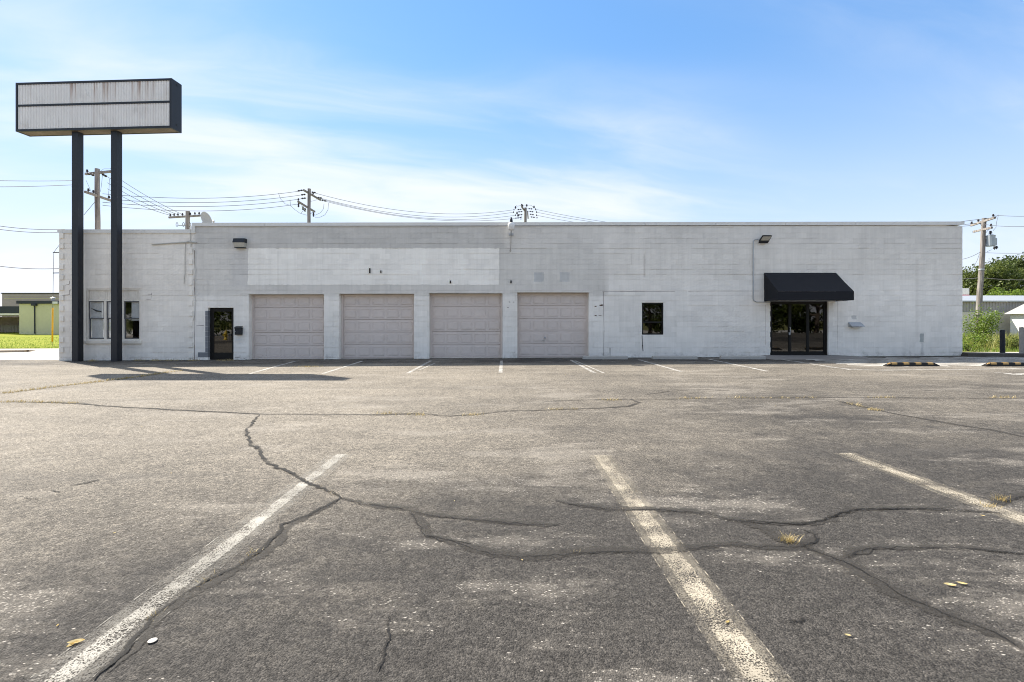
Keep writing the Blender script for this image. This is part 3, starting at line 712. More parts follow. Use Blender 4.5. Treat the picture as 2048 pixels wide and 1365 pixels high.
# metal coping with its lapped lengths
def coping(xs, zf, h):
    for a, b in zip(xs[:-1], xs[1:]):
        mb = MB(); z0a, z0b = zf(a), zf(b); e = 0.004
        for (y0, y1, lo, hi) in ((WY - 0.035, WY + 0.36, 0.0, h),):
            mb.add([(a+e,y0,z0a+lo),(b-e,y0,z0b+lo),(b-e,y1,z0b+lo),(a+e,y1,z0a+lo),(a+e,y0,z0a+hi),(b-e,y0,z0b+hi),(b-e,y1,z0b+hi),(a+e,y1,z0a+hi)],
                   [(0,3,2,1),(4,5,6,7),(0,1,5,4),(1,2,6,5),(2,3,7,6),(3,0,4,7)])
            mb.add([(a+e,y0-0.012,z0a-0.012),(b-e,y0-0.012,z0b-0.012),(b-e,y0+0.01,z0b+0.014),(a+e,y0+0.01,z0a+0.014)], [(0,1,2,3)])
        mb.build('coping', M['coping'], bld)
coping([XL - 0.04, wx(127), wx(290), XS + 0.02], lambda x: ZA, 0.125)
coping([XS - 0.03, wx(530), wx(645), wx(860), wx(1080), wx(1290), wx(1430), wx(1570), wx(1710), XR + 0.05], zt, 0.115)
mb = MB(); mb.box(XS - 0.035, XS + 0.10, WY - 0.05, WY + 0.36, ZA - 0.02, zt(XS) + 0.004); mb.build('coping', M['coping'], bld)
for (xa, zf_) in ((XL + 0.15, ZA), (XR - 0.15, zt(XR))):
    mb = MB(); mb.box(xa - 0.2, xa + 0.2, WY + 0.362, WY + DEPTH + 0.05, zf_ - 0.02, zf_ + 0.11); mb.build('coping', M['coping'], bld)
# door lintels, thresholds
# garage doors
def garage(x0, x1, ztop, seed, handle=False):
    yb = WY + 0.27
    zb = lotz((x0 + x1) / 2) + 0.02
    d = MB()
    d.box(x0 + 0.004, x1 - 0.004, yb + 0.05, yb + 0.09, zb - 0.1, ztop - 0.004)
    d.box(x0 + 0.004, x1 - 0.004, yb - 0.01, yb + 0.05, zb - 0.1, zb + 0.015)
    gd = d.build('garage_door', M['gdoor'], bld)
    jm = MB(); jm.box(x0 + 0.002, x0 + 0.06, yb - 0.03, yb + 0.05, zb - 0.1, ztop - 0.003); jm.box(x1 - 0.06, x1 - 0.002, yb - 0.03, yb + 0.05, zb - 0.1, ztop - 0.003)
    jm.build('door_track', M['gdoor'], gd)
    n = 5; H = (ztop - 0.004 - zb - 0.015) / n; xa, xb = x0 + 0.062, x1 - 0.062; cw = (xb - xa) / 5
    r_ = random.Random(seed)
    for i in range(n):
        z0 = zb + 0.015 + i * H
        s = MB(); off = r_.uniform(-0.003, 0.003)
        s.cbox(xa, xb, yb + off, yb + 0.045, z0 + 0.004, z0 + H - 0.004, 0.012)
        for k in range(3):                             # embossed grooves along the joint
            pass
        s.build('door_section', M['gdoor'], gd)
        for c in range(5):
            p = MB(); cx0 = xa + c * cw + 0.055; cx1 = xa + (c + 1) * cw - 0.055; c0, c1 = z0 + 0.085, z0 + H - 0.085; y = yb + off
            w = 0.028                                   # sunk moulding round a raised field
            V = [(cx0,y-0.004,c0),(cx1,y-0.004,c0),(cx1,y-0.004,c1),(cx0,y-0.004,c1)]
            I1 = [(cx0+0.012,y-0.015,c0+0.012),(cx1-0.012,y-0.015,c0+0.012),(cx1-0.012,y-0.015,c1-0.012),(cx0+0.012,y-0.015,c1-0.012)]
            I2 = [(cx0+w,y-0.003,c0+w),(cx1-w,y-0.003,c0+w),(cx1-w,y-0.003,c1-w),(cx0+w,y-0.003,c1-w)]
            I3 = [(cx0+w+0.018,y-0.009,c0+w+0.018),(cx1-w-0.018,y-0.009,c0+w+0.018),(cx1-w-0.018,y-0.009,c1-w-0.018),(cx0+w+0.018,y-0.009,c1-w-0.018)]
            fs = []
            for k in range(4):
                for l in range(3): fs.append((l*4+k, l*4+(k+1) % 4, (l+1)*4+(k+1) % 4, (l+1)*4+k))
            fs.append((12,13,14,15))
            p.add(V + I1 + I2 + I3, fs); p.build('raised_panel', M['gdoor'], gd)
    if handle:
        h = MB(); hx = wx(1091); hz = wz(676); h.lathe((hx, yb - 0.03, hz - 0.03), [(0.02, 0), (0.03, 0.03), (0.02, 0.06)], 10); h.bar((hx - 0.10, yb - 0.03, hz - 0.10), (hx - 0.02, yb - 0.03, hz - 0.10), 0.02, 0.025)
        h.build('handle', M['galv'], gd)
for i, k_ in enumerate(('g1', 'g2', 'g3', 'g4')):
    o_ = OPEN[k_]; garage(o_[0], o_[1], o_[3], i, k_ == 'g4')
# small glass door by the annex
def frame_rect(x0, x1, z0, z1, y0, y1, w, wb=None):
    wb = w if wb is None else wb
    mb = MB(); mb.box(x0, x0 + w, y0, y1, z0, z1); mb.box(x1 - w, x1, y0, y1, z0, z1)
    mb.box(x0 + w, x1 - w, y0, y1, z1 - w, z1); mb.box(x0 + w, x1 - w, y0, y1, z0, z0 + wb); return mb
o_ = OPEN['door']; zb = lotz(o_[0]) + 0.01; dx0, dx1, dz1 = o_[0] + 0.010, o_[1] - 0.004, o_[3] - 0.004
dr = frame_rect(dx0, dx1, zb, dz1, WY + 0.12, WY + 0.20, 0.075, 0.03).build('glass_door', M['frame'], bld)
frame_rect(dx0 + 0.077, dx1 - 0.077, zb + 0.032, dz1 - 0.077, WY + 0.13, WY + 0.175, 0.06, 0.23).build('door_leaf', M['frame'], dr)
mb = MB(); mb.box(dx0 + 0.138, dx1 - 0.138, WY + 0.150, WY + 0.156, zb + 0.263, dz1 - 0.138); mb.build('pane', M['glass_dark'], dr)
hx = wx(463); mb = MB(); mb.tube([(hx - 0.0, WY + 0.13, wz(682)), (hx - 0.11, WY + 0.08, wz(682)), (hx - 0.11, WY + 0.08, wz(665)), (hx, WY + 0.13, wz(665))], 0.014, 8); mb.build('handle', M['frame'], dr)
# triple window in the annex
o_ = OPEN['win']; x0, x1, z0, z1 = o_[0] + 0.003, o_[1] - 0.003, o_[2] + 0.003, o_[3] - 0.003
wn_ = frame_rect(x0, x1, z0, z1, WY + 0.02, WY + 0.11, 0.06, 0.10).build('window', M['trim'], bld)
mb = MB(); mb.bevbox(x0 - 0.06, x1 + 0.06, WY - 0.07, WY + 0.019, z0 - 0.08, z0 + 0.055, 0.012); mb.build('sill', M['trim'], wn_)
zt_ = wz(602)
nb = 22; bw = (x1 - x0 - 0.12) / nb
for k in range(nb):
    mb = MB(); a = x0 + 0.06 + k * bw; mb.cbox(a + 0.003, a + bw - 0.003, WY + 0.06, WY + 0.09, zt_ + 0.04, z1 - 0.062, 0.006); mb.build('board', M['trim'], wn_)
mb = MB(); mb.box(x0 + 0.062, x1 - 0.062, WY + 0.035, WY + 0.10, zt_ - 0.01, zt_ + 0.038); mb.build('rail', M['trim'], wn_)
lights = [(wx(177), wx(207)), (wx(213), wx(241)), (wx(249), wx(279))]
lights = [(x0 + 0.064, x0 + 0.064 + 0.60), (x0 + 0.755, x0 + 1.335), (x0 + 1.43, x1 - 0.064)]
for (a, b) in ((lights[0][1] + 0.002, lights[1][0] - 0.002), (lights[1][1] + 0.002, lights[2][0] - 0.002)):
    mb = MB(); mb.box(a, b, WY + 0.03, WY + 0.105, z0 + 0.102, zt_ - 0.012); mb.build('mullion', M['trim'], wn_)
for i, (a, b) in enumerate(lights):
    zm = wz(637); za, zc = z0 + 0.104, zt_ - 0.014
    frame_rect(a, b, zm - 0.02, zc, WY + 0.05, WY + 0.075, 0.035).build('sash', M['gframe'], wn_)
    frame_rect(a, b, za, zm + 0.012, WY + 0.078, WY + 0.10, 0.04).build('sash', M['gframe'], wn_)
    mb = MB(); mb.box(a + 0.037, b - 0.037, WY + 0.060, WY + 0.064, zm + 0.017, zc - 0.037); mb.build('pane', M['glass'], wn_)
    mb = MB(); mb.box(a + 0.042, b - 0.042, WY + 0.087, WY + 0.091, za + 0.042, zm - 0.03); mb.build('pane', M['glass'], wn_)
    mb = MB()
    if i < 2: mb.box(a - 0.05, b + 0.03, WY + 0.108, WY + 0.112, za, zc)
    else: mb.box((a + b) / 2 - 0.06, b + 0.04, WY + 0.108, WY + 0.112, (za + zc) / 2 - 0.02, zc)
    mb.build('blind', M['blind'], wn_)
mb = MB(); mb.tube([(lights[0][0] + 0.05, WY + 0.104, wz(617)), (lights[0][0] + 0.25, WY + 0.104, wz(622)), (lights[0][0] + 0.45, WY + 0.104, wz(624))], [0.006, 0.03, 0.02], 6); mb.build('torn_blind_edge', M['interior'], wn_)
# small dark window
o_ = OPEN['win2']; x0, x1, z0, z1 = o_[0] + 0.003, o_[1] - 0.003, o_[2] + 0.003, o_[3] - 0.003
w2 = frame_rect(x0, x1, z0, z1, WY + 0.03, WY + 0.10, 0.05).build('window', M['frame'], bld)
mb = MB(); zm = wz(645); mb.box(x0 + 0.052, x1 - 0.052, WY + 0.035, WY + 0.095, zm - 0.03, zm + 0.03); mb.build('meeting_rail', M['frame'], w2)
for (a, b) in ((z0 + 0.052, zm - 0.032), (zm + 0.032, z1 - 0.052)):
    mb = MB(); mb.box(x0 + 0.052, x1 - 0.052, WY + 0.060, WY + 0.066, a, b); mb.build('pane', M['glass_dark'], w2)
# double entrance
o_ = OPEN['entry']; zb = lotz(o_[0]) + 0.06; x0, x1, z1 = o_[0] + 0.004, o_[1] - 0.004, o_[3] - 0.004
en = frame_rect(x0, x1, zb, z1, WY + 0.08, WY + 0.20, 0.06, 0.03).build('entrance', M['frame'], bld)
xm = [x0 + 0.062, wx(1583), wx(1619), x1 - 0.062]
for a, b in zip(xm[:-1], xm[1:]):
    frame_rect(a + 0.003, b - 0.003, zb + 0.032, z1 - 0.062, WY + 0.10, WY + 0.15, 0.05, 0.10).build('door_leaf', M['frame'], en)
    mb = MB(); mb.box(a + 0.054, b - 0.054, WY + 0.122, WY + 0.128, zb + 0.133, z1 - 0.113); mb.build('pane', M['glass_dark'], en)
mb = MB(); mb.tube([(wx(1582), WY + 0.10, wz(655)), (wx(1582), WY + 0.05, wz(655)), (wx(1582), WY + 0.05, wz(667)), (wx(1582), WY + 0.10, wz(667))], 0.012, 8)
mb.box(wx(1582) - 0.03, wx(1582) + 0.03, WY + 0.085, WY + 0.099, wz(670), wz(665)); mb.build('handle', M['galv'], en)
# settlement cracks and spalls in the paint
def wallcrack(pts, w=0.012, m='rust_spot'):
    mb = MB(); rr = random.Random(len(pts) * 7 + int(pts[0][0]))
    pw = [Vector((wx(x), WY - 0.0045, wz(y))) for x, y in pts]
    for a, b in zip(pw[:-1], pw[1:]):
        d = (b - a).normalized(); s = Vector((d.z, 0, -d.x)) * w * rr.uniform(0.5, 1.2) / 2
        mb.add([a - s, b - s * 0.8, b + s * 0.8, a + s], [(0,1,2,3)])
    mb.build('wall_crack', M[m], bld)
wallcrack([(119,594),(126,591),(139,590),(139,581),(143,580)], 0.014); wallcrack([(130,571),(139,569),(139,562)], 0.012)
wallcrack([(389,500),(389,520),(390,545),(389,575),(390,600),(390,640),(389,690),(389,722)], 0.018)
wallcrack([(296,590),(303,590),(304,586)], 0.014); wallcrack([(293,600),(302,599),(303,592)], 0.012)
wallcrack([(1205,584),(1240,583.5),(1290,583.4),(1350,583.2)], 0.014); wallcrack([(1376,583),(1440,582.6),(1518,582.5)], 0.012)
wallcrack([(1207,584),(1207,620),(1208,660),(1207,714)], 0.010)
wallcrack([(393,652.2),(400,651.8),(408,651.5)], 0.02); wallcrack([(1675,604),(1675,650),(1674,706)], 0.008)
wallcrack([(1531,610),(1531,690)], 0.008); wallcrack([(1220,696),(1220,713)], 0.02, 'curb')
wallcrack([(1284,671),(1285,690),(1286,703)], 0.045, 'curb')
wallcrack([(470,716),(478,715.5),(483,717)], 0.016); wallcrack([(486,716),(490,718),(494,720)], 0.012)
for (x, y, w, h) in ((740,542,2.2,10), (762,544,1.8,5), (901,564.5,2.4,5.5), (1022,564,2.4,5)):
    mb = MB(); mb.box(wx(x - w/2), wx(x + w/2), WY - 0.05, WY + 0.005, wz(y + h/2), wz(y - h/2)); mb.build('old_bracket', M['frame'], bld)
rr = random.Random(5)
for (x, y, w, h) in ((1203,611,9,3.5), (1191,613,6,2), (1191,631.5,6,2), (1200,631.5,9,1.2), (1019,604.5,4,1.6), (1027,604.7,4,1.2), (1016,615.5,3.5,1.4), (477,680,10,3), (480,688,6,2)):
    n = 9; c = Vector((wx(x), WY - 0.0045, wz(y))); mb = MB()
    mb.add([c + Vector((math.cos(k/n*6.283) * w/K/2 * rr.uniform(0.6, 1.1), 0, math.sin(k/n*6.283) * h/K/2 * rr.uniform(0.6, 1.1))) for k in range(n)], [tuple(range(n))])
    mb.build('paint_chip', M['rust_spot'] if y < 660 else M['white'], bld)
# surface conduit on the old joint
mb = MB()
for pts, r_ in (([(382,447),(382,482),(372,485),(371,512),(371,545),(369,568)], 0.012), ([(305,490),(345,487),(380,485),(394,486)], 0.022), ([(383,483),(383,495)], 0.016)):
    mb.tube([(wx(x), WY - 0.03, wz(y)) for x, y in pts], r_, 6)
mb.build('conduit', M['dish'], bld)
mb = MB(); mb.tube([(wx(x), WY - 0.02, wz(y)) for x, y in ((387,496),(391,502),(391,590),(389,634),(386,642))], 0.013, 6); mb.build('conduit', M['coping'], bld)

# entrance ramp
q = [G(1504,714), G(1535,717.5), G(1696,718), G(1745,713)]
rz = lotz(11) + 0.065
mb = MB(); xa, xb = wx(1528), wx(1672); yf = 17.15
mb.add([(xa,WY-0.003,rz),(xb,WY-0.003,rz),(xb,WY-0.75,rz),(xa,WY-0.75,rz),(xa-0.5,WY-0.003,lotz(xa)-0.01),(xa-0.4,yf,lotz(xa)-0.01),(xb+0.5,yf,lotz(xb)-0.01),(xb+1.3,WY-0.003,lotz(xb)-0.01)],
       [(0,3,2,1),(3,5,6,2),(4,5,3,0),(2,6,7,1)])
kind(mb.build('entrance_ramp', M['ramp']), 'structure')

# ------------------------------------------------------------------ fixtures on the wall
# awning: sloping canvas on a frame, valance along the front
ax0, ax1 = wx(1528), wx(1672); az0, az1 = wz(603.5), wz(546); PR = 0.95
aw = thing('awning', 'black canvas awning sloping out over the glass double doors', 'awning', (wx(1600), WY, az0))
zv = CAM_Z + (VY - 583) / F * (WY - PR)
zv0 = CAM_Z + (VY - 600.7) / F * (WY - PR)
y0, y1 = WY - 0.004, WY - PR
nn = 12; mb = MB()
for i in range(nn + 1):
    x = ax0 + (ax1 - ax0) * i / nn; sg = 0.012 * math.sin(i / nn * math.pi * 5) 
    mb.v += [Vector((x, y0, az1)), Vector((x, (y0 + y1) / 2, (az1 + zv) / 2 - 0.015 + sg * 0.3)), Vector((x, y1, zv))]
for i in range(nn):
    for k in (0, 1): a = i * 3 + k; mb.f.append((a, a + 1, a + 4, a + 3))
mb.build('canopy', M['awning'], aw)
for x in (ax0, ax1):
    mb = MB(); mb.add([(x, y0, az1), (x, (y0+y1)/2, (az1+zv)/2 - 0.015), (x, y1, zv), (x, y1, zv0), (x, y0, az0)], [(0,1,2,3,4)]); mb.build('side_panel', M['awning'], aw)
mb = MB(); mb.box(ax0 + 0.002, ax1 - 0.002, y1 - 0.006, y1 + 0.006, zv0, zv - 0.003); mb.build('valance', M['awning'], aw)
mb = MB()
mb.tube([(ax0 + 0.02, y1 + 0.03, zv0 + 0.03), (ax1 - 0.02, y1 + 0.03, zv0 + 0.03)], 0.014, 6); mb.tube([(ax0 + 0.02, y0 - 0.03, az0 + 0.02), (ax1 - 0.02, y0 - 0.03, az0 + 0.02)], 0.018, 6)
for x in (ax0 + 0.02, wx(1575), wx(1627), ax1 - 0.02): mb.tube([(x, y0 - 0.03, az0 + 0.02), (x, y1 + 0.03, zv0 + 0.03)], 0.014, 6); 
mb.build('support_frame', M['galv'], aw)
# wall pack over the small door
fx, fz = wx(483), wz(487)
fl = thing('wall_light', 'boxy black wall pack light with a ribbed lens above the small door', 'wall light', (fx, WY, fz))
mb = MB(); w = 0.21; yo = WY - 0.24
mb.add([(fx-w,WY-0.002,fz+0.16),(fx+w,WY-0.002,fz+0.16),(fx+w,yo+0.05,fz+0.16),(fx-w,yo+0.05,fz+0.16),(fx-w,WY-0.002,fz+0.0),(fx+w,WY-0.002,fz+0.0),(fx+w+0.01,yo,fz+0.0),(fx-w-0.01,yo,fz+0.0)],
       [(0,3,2,1),(4,5,6,7),(3,7,6,2),(0,4,7,3),(1,2,6,5),(0,1,5,4)]); mb.build('housing', M['black'], fl)
mb = MB(); mb.add([(fx-w,WY-0.002,fz-0.004),(fx+w,WY-0.002,fz-0.004),(fx+w,yo+0.01,fz-0.004),(fx-w,yo+0.01,fz-0.004),(fx-w+0.03,WY-0.002,fz-0.17),(fx+w-0.03,WY-0.002,fz-0.17),(fx+w-0.03,yo+0.07,fz-0.17),(fx-w+0.03,yo+0.07,fz-0.17)],
       [(0,1,2,3),(7,6,5,4),(3,2,6,7),(0,3,7,4),(1,5,6,2)]); mb.build('lens', M['lens'], fl)
mb = MB(); mb.box(fx-w+0.02, fx+w-0.02, yo+0.06, WY-0.003, fz-0.195, fz-0.172); mb.build('rim', M['black'], fl)
# floodlight with conduit by the awning
fx, fz = wx(1524), wz(481)
fl = thing('floodlight', 'slim black floodlight with pale lens and conduit beside the awning', 'floodlight', (fx, WY, fz))
def flood(inset, fwd):
    lo = (WY - 0.10, fz - 0.13 + inset); hi = (WY - 0.30, fz + 0.13 - inset); q = Vector((0, hi[0] - lo[0], hi[1] - lo[1])).normalized(); nr = Vector((0, -q.z, q.y))
    f4 = [Vector((fx - 0.19 + inset, lo[0], lo[1])), Vector((fx + 0.17 - inset, lo[0], lo[1])), Vector((fx + 0.23 - inset, hi[0], hi[1])), Vector((fx - 0.15 + inset, hi[0], hi[1]))]
    return [p + nr * fwd for p in f4]
mb = MB(); mb.add(flood(0, 0) + flood(0.05, -0.10), [(0,1,2,3),(7,6,5,4),(0,4,5,1),(1,5,6,2),(2,6,7,3),(3,7,4,0)]); mb.build('housing', M['black'], fl)
mb = MB(); mb.add(flood(0.03, 0.006), [(0,1,2,3)]); mb.build('lens', M['lens'], fl)
mb = MB(); mb.box(fx-0.12, fx+0.12, WY-0.05, WY-0.002, fz-0.16, fz-0.02); mb.build('base_plate', M['white'], fl)
mb = MB(); mb.tube([(wx(x), WY - 0.03, wz(y)) for x, y in ((1516,479.5),(1509,480),(1506,483),(1505.5,500),(1505.5,560),(1505.5,598),(1507,602),(1512,604.5),(1540,605))], 0.016, 7); mb.build('conduit', M['galv'], fl)
# jar lamp at the roof edge
lx, ly = wx(1023), WY - 0.42
kk = F / ly
def lz(y): return CAM_Z + (VY - y) / kk
lx = (1022.5 - VX) / kk
jl = thing('yard_light', 'white jar shaped yard light with dark cap at the roof edge', 'yard light', (lx, WY, lz(475)))
mb = MB(); mb.lathe((lx, ly, 0), [(0.10, lz(460.5)), (0.118, lz(459.5)), (0.130, lz(452)), (0.130, lz(449)), (0.105, lz(446.3))], 18); mb.build('globe', M['globe'], jl, True)
mb = MB(); mb.lathe((lx, ly, 0), [(0.078, lz(446.6)), (0.06, lz(444.5)), (0.048, lz(439)), (0.03, lz(438)), (0.03, lz(435.3))], 14); mb.build('cap', M['black'], jl)
mb = MB(); mb.tube([(lx, WY - 0.01, lz(466)), (lx, WY - 0.20, lz(464)), (lx, ly + 0.12, lz(458)), (lx, ly + 0.14, lz(447)), (lx, ly + 0.02, lz(445))], 0.02, 8); mb.box(lx - 0.09, lx + 0.09, WY - 0.03, WY - 0.002, lz(468), lz(463.5)); mb.build('arm', M['galv'], jl)
mb = MB(); mb.tube([(lx, WY - 0.03, lz(467)), (lx - 0.005, WY - 0.02, lz(480)), (lx - 0.02, WY - 0.02, lz(496)), (lx - 0.05, WY - 0.02, lz(499)), (lx - 0.02, WY - 0.02, lz(501)), (lx + 0.0, WY - 0.02, lz(498))], 0.009, 6); mb.build('cord', M['oldwood'], jl)
# mailbox
fx, fz = wx(479), wz(670)
mbx = thing('mailbox', 'small black wall mailbox beside the small glass door', 'mailbox', (fx, WY, fz))
mb = MB(); mb.bevbox(fx-0.13, fx+0.13, WY-0.12, WY-0.003, fz, fz+0.27, 0.012); mb.build('box', M['black'], mbx)
mb = MB(); mb.add([(fx-0.14,WY-0.003,fz+0.33),(fx+0.14,WY-0.003,fz+0.33),(fx+0.14,WY-0.135,fz+0.272),(fx-0.14,WY-0.135,fz+0.272),(fx-0.14,WY-0.135,fz+0.24),(fx+0.14,WY-0.135,fz+0.24)], [(0,3,2,1),(3,4,5,2)]); mb.build('lid', M['black'], mbx)
mb = MB(); mb.lathe((fx-0.09, WY-0.127, fz+0.12), [(0.012,0),(0.014,0.01),(0.008,0.018)], 8); mb.build('lock', M['galv'], mbx)
# vent hood
fx, fz = wx(1709), wz(657)
vh = thing('vent_hood', 'small galvanised vent hood on the wall right of the awning', 'vent', (fx, WY, fz))
mb = MB(); mb.add([(fx-0.24,WY-0.003,fz+0.24),(fx+0.22,WY-0.003,fz+0.24),(fx+0.27,WY-0.2,fz+0.07),(fx-0.24,WY-0.2,fz+0.07),(fx-0.24,WY-0.003,fz+0.05),(fx+0.22,WY-0.003,fz+0.05)], [(0,3,2,1),(0,4,3),(1,2,5)]); mb.build('hood', M['galv'], vh)
mb = MB(); mb.box(fx-0.13, fx+0.13, WY-0.10, WY-0.003, fz, fz+0.052); mb.build('duct', M['coping'], vh)
# wheel stops
for i, xc in enumerate((1210, 1349, 1485)):
    a = G(xc - 45, 719.3); b = G(xc + 45, 719.0); yc = (a.y + b.y) / 2
    mb = MB(); z = lotz((a.x + b.x) / 2)
    pr = [(-0.09, 0.004), (-0.075, 0.10), (-0.05, 0.125), (0.05, 0.125), (0.075, 0.10), (0.09, 0.004)]
    xs_ = [a.x, a.x + 0.03, b.x - 0.03, b.x]; n = len(pr)
    for x_, s_ in zip(xs_, (0.9, 1, 1, 0.9)): mb.v += [Vector((x_, yc + p[0] * s_, z + 0.004 + p[1] * (s_ if p[1] > 0.05 else 1))) for p in pr]
    for r_ in range(3):
        for k in range(n): mb.f.append((r_*n+k, r_*n+(k+1) % n, (r_+1)*n+(k+1) % n, (r_+1)*n+k))
    mb.f += [tuple(range(n-1,-1,-1)), tuple(range(3*n, 4*n))]
    o = pivot(mb.build('wheel_stop', M['conc']))
    tag(o, ('concrete wheel stop nearest the garage doors', 'concrete wheel stop in front of the small dark window', 'concrete wheel stop beside the entrance ramp')[i], 'wheel stop', 'concrete wheel stops along the wall')
for i, (xa, xb) in enumerate(((1773, 1886), (1972, 2087))):
    a, b = G(xa, 733.5), G(xb, 733.5); z = lotz((a.x + b.x) / 2) + 0.006; yc = a.y + 0.07
    t_ = thing('wheel_stop', ('black rubber wheel stop with yellow bands in front of the blank wall', 'black rubber wheel stop with yellow bands at the right edge by the bollard')[i], 'wheel stop', (a.x, yc, z), 'rubber wheel stops')
    prof = [(-0.075, 0.0), (-0.062, 0.05), (-0.035, 0.105), (0.035, 0.105), (0.062, 0.05), (0.075, 0.0)]
    def seg(mb, xs_, sc, lift=0.0):
        b0 = len(mb.v); n = len(prof)
        for x_, s_ in zip(xs_, sc): mb.v += [Vector((x_, yc + p[0] * (1 + lift), z + p[1] * s_ + lift * 0.05)) for p in prof]
        for r_ in range(len(xs_) - 1):
            for k in range(n): mb.f.append(tuple(b0 + q for q in (r_*n+k, r_*n+(k+1) % n, (r_+1)*n+(k+1) % n, (r_+1)*n+k)))
        mb.f += [tuple(b0 + q for q in range(n-1,-1,-1)), tuple(b0 + (len(xs_)-1)*n + q for q in range(n))]
    mb = MB(); seg(mb, [a.x, a.x + 0.16, b.x - 0.16, b.x], [0.25, 1, 1, 0.25]); mb.build('body', M['rubber'], t_)
    L = b.x - a.x
    for k in range(4):
        c = a.x + L * (0.165 + 0.225 * k); mb = MB(); h = 0.085
        mb.add([(c-h-0.02,yc-0.0635,z+0.0505),(c+h-0.02,yc-0.0635,z+0.0505),(c+h,yc-0.037,z+0.108),(c-h,yc-0.037,z+0.108),(c-h,yc+0.037,z+0.108),(c+h,yc+0.037,z+0.108)], [(0,1,2,3),(3,2,5,4)]); mb.build('reflective_band', M['yellow'], t_)
    mb = MB(); mb.add([(a.x+0.02,yc-0.06,z+0.04),(a.x+0.13,yc-0.066,z+0.06),(a.x+0.13,yc-0.036,z+0.104),(a.x+0.05,yc-0.036,z+0.06)], [(0,1,2,3)]);
    for v in mb.v: v.y -= 0.006; v.z += 0.012
    mb.build('reflective_band', M['yellow'], t_)
# curb and bollard at the right corner
pts = [Vector((17.55, 18.35, 0)), Vector((18.4, 18.0, 0)), Vector((20.5, 17.2, 0)), Vector((24.5, 15.9, 0))]
mb = MB()
for p in pts:
    z = lotz(p.x)
    mb.v += [p + Vector(v) for v in ((-0.02,-0.16,z-0.05),(-0.01,-0.12,z+0.12),(0.0,0.10,z+0.15),(0.0,0.20,z-0.05))]
for i in range(3):
    for k in range(3): mb.f.append((i*4+k, (i+1)*4+k, (i+1)*4+k+1, i*4+k+1))
mb.f += [(0,1,2,3), (15,14,13,12)]
tag(pivot(mb.build('curb', M['curb'])), 'low dark tarred curb running from the right corner of the building', 'curb')
bp = P(2005, 713, 19.3)
bo = thing('bollard', 'black steel bollard standing behind the low curb', 'bollard', (bp.x, bp.y, 0.0))
mb = MB(); h = 53 / F * 19.3; mb.lathe((bp.x, bp.y, 0), [(0.082, -0.05), (0.082, bp.z + h - 0.04)], 18); mb.build('post', M['black'], bo, False)
mb = MB(); mb.lathe((bp.x, bp.y, 0), [(0.082, bp.z + h - 0.038), (0.07, bp.z + h - 0.01), (0.03, bp.z + h)], 18); mb.build('cap', M['black'], bo, True)
gp_ = P(2046, 713, 19.6)
pw = thing('fence_post', 'weathered grey board gatepost at the right edge of the picture', 'fence post', (gp_.x, gp_.y, 0))
for k in range(3):
    mb = MB(); mb.box(gp_.x - 0.10 + k * 0.13, gp_.x + 0.02 + k * 0.13, gp_.y + 0.01 * k, gp_.y + 0.06 + 0.01 * k, -0.2, 1.22 - 0.02 * k); mb.build('board', M['oldwood'], pw)

# ------------------------------------------------------------------ the tall sign
th = math.atan2(-0.35, 6.08)
FL, FR = Vector((-18.23, 18.10, 0)), Vector((-12.15, 17.75, 0))
ux = (FR - FL).normalized(); uy = Vector((-ux.y, ux.x, 0)); SL = (FR - FL).length; SD = 0.52; SZ0, SZ1 = 8.555, 10.38
sg = thing('pylon_sign', 'tall blank two-post sign box with rust streaked corrugated faces', 'sign', (-15.2, 18.3, lotz(-15.2)))
def sp(u, v, z): p = FL + ux * u + uy * v; return Vector((p.x, p.y, z))
def sbox(mb, u0, u1, v0, v1, z0, z1):
    vs = [sp(u, v, z) for z in (z0, z1) for u, v in ((u0,v0),(u1,v0),(u1,v1),(u0,v1))]
    mb.add(vs, [(0,3,2,1),(4,5,6,7),(0,1,5,4),(1,2,6,5),(2,3,7,6),(3,0,4,7)]); return mb
mb = MB(); e = 0.075
sbox(mb, 0, e, 0, SD, SZ0, SZ1); sbox(mb, SL - e, SL, 0, SD, SZ0, SZ1)
sbox(mb, e, SL - e, 0, SD, SZ1 - 0.075, SZ1 - 0.002)
sbox(mb, e, SL - e, 0.0, 0.06, SZ0 + 0.002, SZ0 + 0.08); sbox(mb, e, SL - e, SD - 0.06, SD, SZ0 + 0.002, SZ0 + 0.08)
mb.build('cabinet', M['black'], sg)
zr = SZ1 - 0.86
mb = MB(); sbox(mb, e + 0.001, SL - e - 0.001, 0.0, 0.05, zr - 0.035, zr + 0.035); mb.build('divider_rail', M['black'], sg)
mb = MB(); sbox(mb, e + 0.001, SL - e - 0.001, 0.061, SD - 0.061, SZ0 + 0.012, SZ0 + 0.03); mb.build('bottom_pan', M['rusty'], sg)
def corr(z0, z1, v, flip=1):
    mb = MB(); pitch = 0.0615; n = int((SL - 2 * e) / pitch); pitch = (SL - 2 * e - 0.004) / n; prev = None
    for i in range(n):
        u = e + 0.002 + i * pitch
        for du, dv in ((0.0, 0.030), (0.010, 0.0), (pitch * 0.58, 0.0), (pitch * 0.58 + 0.010, 0.030)):
            a, b = sp(u + du, v + dv * flip, z0), sp(u + du, v + dv * flip, z1); mb.v += [a, b]
    for i in range(len(mb.v) // 2 - 1): mb.f.append((2*i, 2*i+2, 2*i+3, 2*i+1))
    return mb
corr(zr + 0.037, SZ1 - 0.077, 0.018).build('face_panel', M['sign'], sg)
corr(SZ0 + 0.082, zr - 0.037, 0.018).build('face_panel', M['sign'], sg)
corr(SZ0 + 0.082, SZ1 - 0.077, SD - 0.018, -1).build('face_panel', M['sign'], sg)
